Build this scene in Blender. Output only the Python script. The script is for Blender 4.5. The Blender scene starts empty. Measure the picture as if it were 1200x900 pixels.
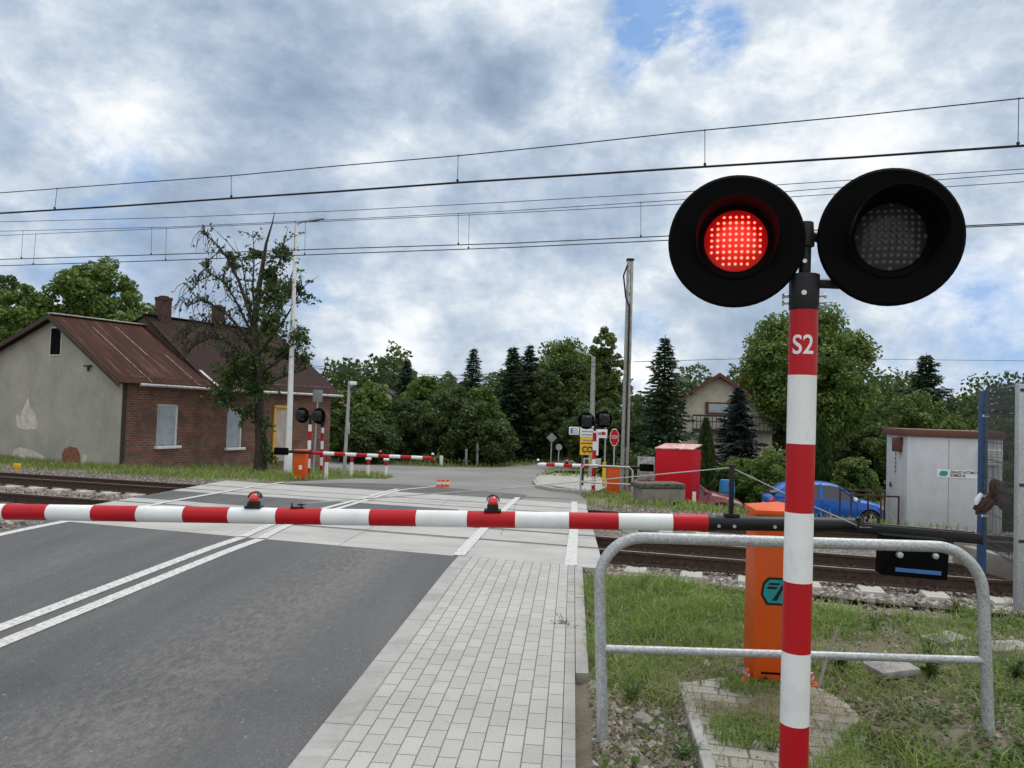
import bpy, bmesh, math, random
import numpy as np
from mathutils import Vector, Matrix
random.seed(7); RNG = np.random.default_rng(7)
SC = bpy.context.scene; COL = SC.collection
R = math.radians

# ------------------------------------------------------------------ survey of the place
F = 900.; ROLL = R(1.8); PITCH = math.atan(28/900.); EYE = 1.7
AL = R(16); NX, NY = math.sin(AL), math.cos(AL); TX, TY = math.cos(AL), -math.sin(AL)   # across / along the tracks
TH = R(4.63); UX, UY = math.sin(TH), math.cos(TH); VX, VY = math.cos(TH), -math.sin(TH)  # along / across the road
GR, S0, S1 = .057, 8.2, 40.
def ray(px, py):
    x = (px-600)/F; y = -(py-450)/F
    c, s = math.cos(ROLL), math.sin(ROLL)
    xr = x*c-y*s; yr = x*s+y*c
    cp, sp = math.cos(PITCH), math.sin(PITCH)
    return Vector((xr, cp-yr*sp, sp+yr*cp))
def sm(a, b, x):
    t = min(1, max(0, (x-a)/(b-a))); return t*t*(3-2*t)
def ramp(x, w):                      # smooth max(0,x)
    if x <= -w: return 0.
    if x >= w: return x
    return (x+w)**2/(4*w)
def hz(x, y):                        # the paved plane: level, then falling away beyond the hump, then level
    s = x*NX+y*NY
    return -GR*(ramp(s-S0, 1.2)-ramp(s-S1, 3.))
def at(px, py, Y):                   # point of a sight line at depth Y
    q = ray(px, py); return Vector((0, 0, EYE))+q*(Y/q.y)
def on_s(px, py, s):
    q = ray(px, py); return Vector((0, 0, EYE))+q*(s/(q.x*NX+q.y*NY))
def gp(px, py, fn=hz):
    q = ray(px, py); t = .5
    while t < 400:
        p = Vector((0, 0, EYE))+q*t
        if p.z < fn(p.x, p.y):
            hi, lo = t, t/1.01
            for _ in range(30):
                m = (lo+hi)/2; p = Vector((0, 0, EYE))+q*m
                if p.z < fn(p.x, p.y): hi = m
                else: lo = m
            return p
        t *= 1.01
    return p
def uv2xy(u, v): return (u*UX+v*VX, u*UY+v*VY)
def st2xy(s, t): return (s*NX+t*TX, s*NY+t*TY)
def S_of(x, y): return x*NX+y*NY
def T_of(x, y): return x*TX+y*TY
def V_of(x, y): return x*VX+y*VY
def U_of(x, y): return x*UX+y*UY

# ------------------------------------------------------------------ materials
MATS = {}
class NT:
    def __init__(s, m): s.t = m.node_tree; s.n = s.t.nodes; s.l = s.t.links
    def add(s, ty, **kw):
        n = s.n.new(ty)
        for k, v in kw.items():
            if k.startswith('i_'):
                key = k[2:]; key = int(key) if key.isdigit() else key.replace('_', ' ')
                n.inputs[key].default_value = v
            else: setattr(n, k, v)
        return n
    def link(s, a, b): s.l.new(a, b)
    def coord(s, which='Object', scale=None, rot=None):
        c = s.add('ShaderNodeTexCoord').outputs[which]
        if scale is not None or rot is not None:
            m = s.add('ShaderNodeMapping')
            if scale is not None: m.inputs['Scale'].default_value = scale
            if rot is not None: m.inputs['Rotation'].default_value = rot
            s.link(c, m.inputs[0]); c = m.outputs[0]
        return c
    def noise(s, vec, scale, detail=6, rough=.55, dist=0):
        n = s.add('ShaderNodeTexNoise'); n.inputs['Scale'].default_value = scale
        n.inputs['Detail'].default_value = detail; n.inputs['Roughness'].default_value = rough; n.inputs['Distortion'].default_value = dist
        s.link(vec, n.inputs['Vector']); return n.outputs['Fac']
    def ramp(s, fac, stops):
        r = s.add('ShaderNodeValToRGB'); e = r.color_ramp.elements
        while len(e) > 1: e.remove(e[-1])
        for i, (p, c) in enumerate(stops):
            if i == 0: e[0].position = p; e[0].color = c4(c)
            else: k = e.new(p); k.color = c4(c)
        s.link(fac, r.inputs[0]); return r.outputs[0]
    def mix(s, fac, a, b, mode='MIX'):
        m = s.add('ShaderNodeMix', data_type='RGBA', blend_type=mode)
        for sock, v in ((m.inputs[0], fac), (m.inputs[6], a), (m.inputs[7], b)):
            if isinstance(v, bpy.types.NodeSocket): s.link(v, sock)
            else: sock.default_value = c4(v) if isinstance(v, tuple) else v
        return m.outputs[2]
    def math(s, op, a, b=0.):
        m = s.add('ShaderNodeMath', operation=op)
        for i, v in enumerate((a, b)):
            if isinstance(v, bpy.types.NodeSocket): s.link(v, m.inputs[i])
            else: m.inputs[i].default_value = v
        return m.outputs[0]
    def bump(s, h, strength=.3, dist=.01, chain=None):
        b = s.add('ShaderNodeBump'); b.inputs['Strength'].default_value = strength; b.inputs['Distance'].default_value = dist
        s.link(h, b.inputs['Height'])
        if chain is not None: s.link(chain, b.inputs['Normal'])
        return b.outputs[0]
def c4(c): return (c[0], c[1], c[2], 1.)
def newmat(name):
    m = bpy.data.materials.new(name); m.use_nodes = True; MATS[name] = m
    nt = NT(m); b = nt.n['Principled BSDF']; return m, nt, b
def plain(name, col, rough=.5, metal=0., var=.12, scale=8., bump=0., spec=.5, bscale=60, coat=0):
    m, nt, b = newmat(name)
    v = nt.coord('Object')
    f = nt.noise(v, scale, 5)
    dk = tuple(max(0, x*(1-var*2)) for x in col); lt = tuple(min(1, x*(1+var)) for x in col)
    nt.link(nt.ramp(f, [(.3, dk), (.55, col), (.75, lt)]), b.inputs['Base Color'])
    rr = nt.add('ShaderNodeMapRange'); rr.inputs[3].default_value = max(.03, rough-.1); rr.inputs[4].default_value = min(1, rough+.15)
    nt.link(f, rr.inputs[0]); nt.link(rr.outputs[0], b.inputs['Roughness'])
    b.inputs['Metallic'].default_value = metal; b.inputs['Specular IOR Level'].default_value = spec
    b.inputs['Coat Weight'].default_value = coat
    if bump: nt.link(nt.bump(nt.noise(v, bscale, 4), bump, .01), b.inputs['Normal'])
    return m
def M(n): return MATS[n]

def make_materials():
    def paint(name, c, dirt, rough):
        m, nt, b = newmat(name); v = nt.coord('Object')
        base = nt.ramp(nt.noise(v, 3, 6, .65), [(.3, tuple(x*.86 for x in c)), (.55, c), (.8, tuple(min(1, x*1.06) for x in c))])
        base = nt.mix(nt.ramp(nt.noise(nt.coord('Object', (7, 7, 2.2)), 4, 7, .72, .4), [(.55, (0, 0, 0)), (.75, (.5, .5, .5))]), base, dirt)
        base = nt.mix(nt.ramp(nt.noise(v, 75, 3, .6), [(.70, (0, 0, 0)), (.74, (.75, .75, .75))]), base, tuple(x*.45 for x in dirt))
        b.inputs['Specular IOR Level'].default_value = .28
        nt.link(base, b.inputs['Base Color']); rr = nt.add('ShaderNodeMapRange'); rr.inputs[3].default_value = rough-.12; rr.inputs[4].default_value = rough+.25; nt.link(nt.noise(v, 9, 6, .7), rr.inputs[0]); nt.link(rr.outputs[0], b.inputs['Roughness'])
        nt.link(nt.bump(nt.noise(v, 25, 4), .06, .004), b.inputs['Normal'])
    paint('white_paint', (.74, .76, .77), (.52, .50, .46), .4); paint('red_paint', (.44, .005, .012), (.26, .03, .03), .36); paint('orange_paint', (.62, .088, .007), (.40, .085, .025), .42); paint('red_box_paint', (.55, .004, .018), (.32, .03, .03), .42); paint('cabin_white', (.50, .52, .55), (.36, .35, .33), .45)
    plain('white_plain', (.72, .73, .74), .5, var=.06)
    plain('black_metal', (.010, .010, .012), .45, var=.2, spec=.3)
    plain('black_matt', (.004, .004, .0045), .8, var=.1, spec=.06)
    plain('dark_plastic', (.02, .022, .024), .5)
    plain('blue_paint', (.015, .06, .16), .45)
    plain('blue_stripe', (.04, .17, .42), .5)
    plain('teal', (.0, .27, .27), .45, var=.05)
    plain('yellow_paint', (.75, .44, .02), .5)
    plain('red_box_top', (.62, .33, .31), .5, var=.35, scale=9)
    plain('silver', (.55, .56, .57), .35, metal=.8)
    plain('sign_grey', (.24, .26, .27), .55, metal=.3)
    plain('grey_pole', (.34, .36, .37), .5, var=.1)
    plain('concrete_pole', (.33, .33, .31), .8, var=.15, bump=.2)
    plain('rubber', (.015, .015, .015), .8)
    plain('brown_trim', (.11, .035, .02), .6)
    plain('dark_red', (.045, .01, .012), .5)
    plain('roof_tile', (.42, .12, .05), .8, var=.25, scale=4, bump=.4, bscale=14)
    plain('render_wall', (.50, .46, .38), .9, var=.1, scale=2)
    plain('rust_brown', (.06, .035, .025), .85, var=.35, scale=25, bump=.3)
    plain('rail_head', (.30, .28, .26), .38, metal=.6, var=.2)
    plain('tin_faded', (.26, .2, .18), .7, var=.4, scale=6)
    plain('ply', (.38, .42, .46), .7, var=.12, scale=3)
    plain('door_white', (.55, .47, .42), .7, var=.1, scale=3)
    plain('tin_light', (.46, .46, .45), .5, metal=.3, var=.2)
    plain('bark', (.05, .04, .032), .95, var=.35, scale=14, bump=.8, bscale=30)
    plain('wood_dark', (.05, .035, .025), .85, var=.3)
    plain('rag', (.085, .045, .03), .95, var=.4, scale=30, bump=.6)
    plain('stone', (.30, .29, .28), .9, var=.25, scale=9, bump=.5)
    plain('wire', (.03, .03, .035), .5, metal=.5)
    plain('rope', (.42, .43, .42), .7)
    plain('mesh_wire', (.03, .035, .04), .5)
    plain('text_dark', (.03, .03, .035), .6)
    plain('barrel_blue', (.01, .14, .35), .5)
    plain('car_blue', (.001, .085, .40), .32, var=.04, coat=.35, spec=.3)
    plain('car_red', (.20, .006, .014), .3, var=.04, coat=.8)
    plain('cone_orange', (.75, .09, .02), .5)
    plain('board_grey', (.42, .45, .46), .6, var=.35, scale=14)
    plain('mossy', (.10, .10, .07), .95, var=.4, scale=14, bump=.6)
    plain('stick', (.22, .2, .18), .9)
    m, nt, b = newmat('glass_dark'); b.inputs['Base Color'].default_value = (.02, .025, .03, 1); b.inputs['Roughness'].default_value = .08; b.inputs['Specular IOR Level'].default_value = .8
    m, nt, b = newmat('lamp_red'); b.inputs['Base Color'].default_value = (.6, .01, .01, 1); b.inputs['Roughness'].default_value = .12; b.inputs['Coat Weight'].default_value = 1
    m, nt, b = newmat('led_red'); b.inputs['Base Color'].default_value = (.6, .01, .01, 1); b.inputs['Emission Color'].default_value = (1, .06, .03, 1); b.inputs['Emission Strength'].default_value = 9
    m, nt, b = newmat('lens_lit'); b.inputs['Base Color'].default_value = (.35, .01, .01, 1); b.inputs['Emission Color'].default_value = (1, .01, .015, 1); b.inputs['Emission Strength'].default_value = .16; b.inputs['Roughness'].default_value = .3
    m, nt, b = newmat('lens_dark'); b.inputs['Base Color'].default_value = (.03, .03, .032, 1); b.inputs['Roughness'].default_value = .3; b.inputs['Specular IOR Level'].default_value = .3
    m, nt, b = newmat('led_off'); b.inputs['Base Color'].default_value = (.075, .075, .078, 1); b.inputs['Roughness'].default_value = .15
    # galvanised steel
    m, nt, b = newmat('galvanised'); v = nt.coord('Object')
    vo = nt.add('ShaderNodeTexVoronoi'); vo.inputs['Scale'].default_value = 70; nt.link(v, vo.inputs[0])
    f = nt.mix(.6, nt.noise(v, 9, 6, .6), vo.outputs['Distance'])
    nt.link(nt.ramp(f, [(.2, (.24, .255, .26)), (.5, (.38, .40, .41)), (.8, (.5, .52, .53))]), b.inputs['Base Color'])
    b.inputs['Roughness'].default_value = .5; b.inputs['Metallic'].default_value = .35
    nt.link(nt.bump(nt.noise(v, 120, 3), .25, .004), b.inputs['Normal'])
    # asphalt (new)
    m, nt, b = newmat('asphalt'); v = nt.coord('Object')
    mp = nt.add('ShaderNodeMapping'); mp.inputs['Rotation'].default_value = (0, 0, TH); mp.inputs['Scale'].default_value = (1.2, .16, 1); nt.link(v, mp.inputs[0])
    big = nt.noise(mp.outputs[0], 1.1, 6, .65, .5)
    base = nt.ramp(big, [(.34, (.056, .058, .061)), (.5, (.070, .072, .076)), (.62, (.088, .089, .091)), (.75, (.11, .109, .107))])
    g = nt.noise(v, 75, 3, .8)
    base = nt.mix(nt.ramp(g, [(.30, (.85, .85, .85)), (.44, (0, 0, 0))]), base, (.03, .03, .032))
    base = nt.mix(nt.ramp(g, [(.56, (0, 0, 0)), (.68, (.75, .75, .75))]), base, (.21, .205, .20))
    mr = nt.add('ShaderNodeMapping'); mr.inputs['Rotation'].default_value = (0, 0, TH); nt.link(v, mr.inputs[0]); sx = nt.add('ShaderNodeSeparateXYZ'); nt.link(mr.outputs[0], sx.inputs[0])
    def band(c, w_):
        dd = nt.math('ABSOLUTE', nt.math('ADD', sx.outputs[0], -c)); q = nt.add('ShaderNodeMapRange', interpolation_type='SMOOTHSTEP'); q.inputs[1].default_value = w_; q.inputs[2].default_value = 0.; nt.link(dd, q.inputs[0]); return q.outputs[0]
    mp2 = nt.add('ShaderNodeMapping'); mp2.inputs['Rotation'].default_value = (0, 0, TH); mp2.inputs['Scale'].default_value = (3., 1.3, 1); nt.link(v, mp2.inputs[0]); pat = nt.ramp(nt.noise(mp2.outputs[0], 6., 9, .82, .2), [(.44, (0, 0, 0)), (.60, (1, 1, 1))])
    base = nt.mix(nt.math('MULTIPLY', nt.math('MULTIPLY', band(-2.3, 1.0), pat), .75), base, (.17, .163, .152))
    base = nt.mix(nt.math('MULTIPLY', nt.math('ADD', band(-3.2, .35), band(-1.7, .3)), .3), base, (.05, .051, .054))
    base = nt.mix(nt.math('MULTIPLY', band(-5.2, .8), nt.math('MULTIPLY', pat, .45)), base, (.14, .136, .128))
    spk = nt.noise(v, 26, 2, .5)
    base = nt.mix(nt.ramp(spk, [(.70, (0, 0, 0)), (.74, (.8, .8, .8))]), base, (.26, .26, .25))
    nt.link(base, b.inputs['Base Color']); b.inputs['Roughness'].default_value = .72
    nt.link(nt.bump(nt.noise(v, 150, 4, .7), .55, .006), b.inputs['Normal'])
    # old pale asphalt
    m, nt, b = newmat('old_asphalt'); v = nt.coord('Object')
    big = nt.noise(v, .35, 6, .6, .4)
    base = nt.ramp(big, [(.33, (.155, .152, .148)), (.55, (.20, .197, .19)), (.75, (.25, .245, .235))])
    base = nt.mix(nt.ramp(nt.noise(v, 3, 5, .7, 1.), [(.6, (0, 0, 0)), (.72, (.35, .35, .35))]), base, (.10, .10, .10))
    nt.link(base, b.inputs['Base Color']); b.inputs['Roughness'].default_value = .9
    nt.link(nt.bump(nt.noise(v, 60, 4), .4, .01), b.inputs['Normal'])
    # concrete
    def conc(name, c, var, sc=1.2):
        m, nt, b = newmat(name); v = nt.coord('Object')
        f = nt.noise(v, sc, 7, .62, .3)
        d = tuple(x*(1-var) for x in c); l = tuple(x*(1+var*.7) for x in c)
        base = nt.ramp(f, [(.3, d), (.52, c), (.74, l)])
        base = nt.mix(nt.ramp(nt.noise(v, 40, 3), [(.35, (.0, .0, .0)), (.7, (.3, .3, .3))]), base, tuple(x*1.25 for x in c))
        st = nt.noise(nt.coord('Object', (.5, 3, 1), (0, 0, TH)), 1.2, 6, .7)
        base = nt.mix(nt.ramp(st, [(.54, (0, 0, 0)), (.72, (.5, .5, .5))]), base, tuple(x*.55 for x in c))
        nt.link(base, b.inputs['Base Color']); b.inputs['Roughness'].default_value = .88
        nt.link(nt.bump(nt.noise(v, 90, 4), .25, .006), b.inputs['Normal'])
    conc('concrete_panel', (.36, .355, .34), .22); conc('concrete', (.34, .33, .31), .3, 3); conc('sleeper', (.40, .385, .35), .25, 4)
    conc('old_concrete', (.20, .185, .16), .4, 3); conc('kerb', (.32, .315, .305), .22, 3)
    # road paint
    m, nt, b = newmat('road_paint'); v = nt.coord('Object')
    f = nt.noise(v, 30, 5, .75)
    nt.link(nt.ramp(f, [(.33, (.11, .11, .11)), (.43, (.42, .42, .41)), (.56, (.56, .56, .55)), (.75, (.68, .68, .67))]), b.inputs['Base Color']); b.inputs['Roughness'].default_value = .7
    # brick paving, stretcher bond along the road
    def pave(name, rot, c1, c2, bw, bh, mort, mcol):
        m, nt, b = newmat(name)
        v = nt.coord('Object', None, (0, 0, rot))
        br = nt.add('ShaderNodeTexBrick'); br.offset = .5; br.inputs['Scale'].default_value = 1.
        br.inputs['Brick Width'].default_value = bw; br.inputs['Row Height'].default_value = bh; br.inputs['Mortar Size'].default_value = mort
        br.inputs['Mortar Smooth'].default_value = .25; br.inputs['Bias'].default_value = -.1
        br.inputs['Color1'].default_value = c4(c1); br.inputs['Color2'].default_value = c4(c2); br.inputs['Mortar'].default_value = c4(mcol)
        nt.link(v, br.inputs['Vector'])
        o = nt.coord('Object')
        base = nt.mix(nt.math('MULTIPLY', nt.noise(o, 1.3, 6, .65), .75), br.outputs['Color'], (.5, .49, .47), 'MULTIPLY')
        base = nt.mix(nt.ramp(nt.noise(o, 110, 3), [(.4, (0, 0, 0)), (.7, (.35, .35, .35))]), base, tuple(min(1, x*1.4) for x in c2))
        wet = nt.noise(o, 4.5, 5, .7, .6)
        base = nt.mix(nt.ramp(wet, [(.6, (0, 0, 0)), (.72, (.4, .4, .4))]), base, (.20, .19, .175))
        nt.link(base, b.inputs['Base Color']); b.inputs['Roughness'].default_value = .85
        n1 = nt.bump(nt.noise(o, 140, 3), .2, .004)
        nt.link(nt.bump(nt.math('SUBTRACT', 1., br.outputs['Fac']), .9, .006, n1), b.inputs['Normal'])
    pave('paving', math.pi/2+TH, (.375, .37, .36), (.445, .44, .425), .2, .1, .0036, (.10, .10, .09))
    pave('paving_old', R(12), (.27, .255, .225), (.38, .36, .32), .2, .12, .008, (.10, .09, .065))
    # ground: soil and short sward
    m, nt, b = newmat('ground'); v = nt.coord('Object')
    f = nt.noise(v, .9, 7, .65, .4)
    base = nt.ramp(f, [(.38, (.20, .175, .14)), (.50, (.15, .135, .09)), (.60, (.10, .125, .04)), (.75, (.10, .145, .035))])
    base = nt.mix(nt.ramp(nt.noise(v, 28, 4, .7), [(.5, (0, 0, 0)), (.66, (.7, .7, .7))]), base, (.17, .15, .12))
    nt.link(base, b.inputs['Base Color']); b.inputs['Roughness'].default_value = 1
    nt.link(nt.bump(nt.noise(v, 30, 5, .7), .8, .03), b.inputs['Normal'])
    # ballast sheet
    m, nt, b = newmat('ballast'); v = nt.coord('Object')
    vo = nt.add('ShaderNodeTexVoronoi'); vo.inputs['Scale'].default_value = 19; nt.link(v, vo.inputs[0])
    sep = nt.add('ShaderNodeSeparateColor'); nt.link(vo.outputs['Color'], sep.inputs[0])
    base = nt.ramp(sep.outputs[0], [(.0, (.15, .12, .10)), (.5, (.27, .235, .205)), (1., (.42, .38, .35))])
    base = nt.mix(nt.ramp(vo.outputs['Distance'], [(.25, (0, 0, 0)), (.6, (.8, .8, .8))]), base, (.05, .04, .035))
    nt.link(base, b.inputs['Base Color']); b.inputs['Roughness'].default_value = .95
    nt.link(nt.bump(nt.math('SUBTRACT', 1., vo.outputs['Distance']), 1., .04), b.inputs['Normal'])
    # loose stones, each its own tone
    m, nt, b = newmat('stones')
    gi = nt.add('ShaderNodeNewGeometry').outputs['Random Per Island']
    nt.link(nt.ramp(gi, [(0, (.11, .09, .078)), (.35, (.21, .18, .16)), (.7, (.30, .268, .245)), (1, (.42, .39, .365))]), b.inputs['Base Color']); b.inputs['Roughness'].default_value = .95
    # leaves
    def leaf(name, dark, mid, lite, nscale=.9, trans=.3):
        m, nt, b = newmat(name)
        gi = nt.add('ShaderNodeNewGeometry').outputs['Random Per Island']
        f = nt.math('ADD', nt.math('MULTIPLY', gi, .55), nt.math('MULTIPLY', nt.noise(nt.coord('Object'), nscale, 3, .6), .5))
        base = nt.ramp(f, [(.25, dark), (.5, mid), (.82, lite)])
        nt.link(base, b.inputs['Base Color']); b.inputs['Roughness'].default_value = .55; b.inputs['Specular IOR Level'].default_value = .25
        tr = nt.add('ShaderNodeBsdfTranslucent'); nt.link(nt.mix(.5, base, lite), tr.inputs[0])
        mx = nt.add('ShaderNodeMixShader'); mx.inputs[0].default_value = trans
        nt.link(b.outputs[0], mx.inputs[1]); nt.link(tr.outputs[0], mx.inputs[2]); nt.link(mx.outputs[0], nt.n['Material Output'].inputs[0])
    leaf('leaf_mid', (.045, .082, .017), (.09, .15, .03), (.165, .22, .055))
    leaf('leaf_light', (.055, .095, .02), (.105, .175, .034), (.18, .25, .06))
    leaf('leaf_dark', (.022, .045, .013), (.054, .092, .024), (.115, .16, .05))
    leaf('needle', (.013, .030, .015), (.030, .058, .026), (.06, .10, .046), trans=.12)
    leaf('needle_blue', (.010, .020, .018), (.022, .038, .034), (.045, .068, .06), trans=.12)
    leaf('thuja', (.018, .038, .010), (.035, .065, .016), (.06, .1, .026), trans=.15)
    leaf('grass', (.085, .15, .024), (.16, .26, .045), (.27, .345, .085), .6, .35)
    leaf('grass_dry', (.14, .12, .06), (.24, .21, .11), (.36, .32, .19), .6, .25)
    leaf('litter', (.05, .035, .02), (.11, .085, .055), (.24, .2, .14), 3., .1)
    leaf('weed', (.045, .085, .018), (.085, .15, .03), (.14, .22, .06), 3., .35)
    # house
    m, nt, b = newmat('brick_wall'); v = nt.coord('Object')
    cb = nt.add('ShaderNodeSeparateXYZ'); nt.link(v, cb.inputs[0]); cx = nt.add('ShaderNodeCombineXYZ'); nt.link(cb.outputs[0], cx.inputs[0]); nt.link(cb.outputs[2], cx.inputs[1])
    br = nt.add('ShaderNodeTexBrick'); br.offset = .5; br.inputs['Scale'].default_value = 1.; br.inputs['Brick Width'].default_value = .26; br.inputs['Row Height'].default_value = .085; br.inputs['Mortar Size'].default_value = .014
    br.inputs['Color1'].default_value = (.12, .047, .03, 1); br.inputs['Color2'].default_value = (.26, .09, .05, 1); br.inputs['Mortar'].default_value = (.20, .165, .14, 1)
    nt.link(cx.outputs[0], br.inputs['Vector'])
    base = nt.mix(nt.ramp(nt.noise(v, 1.1, 6, .65, .5), [(.42, (0, 0, 0)), (.65, (.75, .75, .75))]), br.outputs['Color'], (.07, .042, .034))
    zr = nt.add('ShaderNodeMapRange'); zr.inputs[1].default_value = .2; zr.inputs[2].default_value = 1.3; zr.inputs[3].default_value = .75; zr.inputs[4].default_value = 0
    nt.link(cb.outputs[2], zr.inputs[0])
    pal = nt.math('MULTIPLY', zr.outputs[0], nt.ramp(nt.noise(v, 2.4, 6, .7), [(.42, (0, 0, 0)), (.6, (1, 1, 1))]))
    base = nt.mix(pal, base, (.26, .23, .2))
    nt.link(base, b.inputs['Base Color']); b.inputs['Roughness'].default_value = .92
    nt.link(nt.bump(nt.math('SUBTRACT', 1., br.outputs['Fac']), .6, .015), b.inputs['Normal'])
    plain('brick_dark', (.075, .038, .03), .95, var=.4, scale=7, bump=.6, bscale=20)
    m, nt, b = newmat('brick_raw'); v = nt.coord('Object')
    nt.link(nt.ramp(nt.noise(v, 14, 4, .7), [(.35, (.12, .05, .035)), (.6, (.26, .1, .06))]), b.inputs['Base Color']); b.inputs['Roughness'].default_value = .95
    m, nt, b = newmat('plaster'); v = nt.coord('Object')
    base = nt.ramp(nt.noise(v, .7, 7, .65, .4), [(.3, (.25, .24, .212)), (.52, (.325, .315, .278)), (.75, (.385, .37, .325))])
    base = nt.mix(nt.ramp(nt.noise(v, 5, 6, .7), [(.55, (0, 0, 0)), (.75, (.5, .5, .5))]), base, (.21, .205, .18))
    st = nt.noise(nt.coord('Object', (3, 3, .35)), 1.5, 5, .7)
    base = nt.mix(nt.ramp(st, [(.52, (0, 0, 0)), (.75, (.45, .45, .45))]), base, (.30, .285, .25))
    nt.link(base, b.inputs['Base Color']); b.inputs['Roughness'].default_value = .95
    nt.link(nt.bump(nt.noise(v, 12, 6, .7), .4, .02), b.inputs['Normal'])
    plain('old_lime', (.56, .51, .455), .9, var=.15, scale=5)
    def tin(name, c0, c1, c2):
        m, nt, b = newmat(name); v = nt.coord('Object')
        w = nt.add('ShaderNodeTexWave', wave_type='BANDS', bands_direction='X'); w.inputs['Scale'].default_value = 2.4; nt.link(v, w.inputs[0])
        st = nt.noise(nt.coord('Object', (3.2, .25, .25)), 1.6, 5, .6)
        base = nt.ramp(st, [(.35, c0), (.55, c1), (.72, c2)])
        base = nt.mix(nt.ramp(w.outputs['Fac'], [(.0, (.55, .55, .55)), (.5, (0, 0, 0))]), base, tuple(x*.35 for x in c0))
        base = nt.mix(nt.ramp(nt.noise(v, 2.1, 5, .7), [(.58, (0, 0, 0)), (.72, (.5, .5, .5))]), base, tuple(x*.5 for x in c0))
        nt.link(base, b.inputs['Base Color']); b.inputs['Roughness'].default_value = .75; b.inputs['Specular IOR Level'].default_value = .12
        nt.link(nt.bump(w.outputs['Fac'], .7, .03), b.inputs['Normal'])
    tin('tin_red', (.034, .015, .012), (.064, .024, .018), (.17, .085, .065)); tin('tin_dark', (.026, .014, .012), (.036, .018, .015), (.055, .03, .026))

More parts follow.
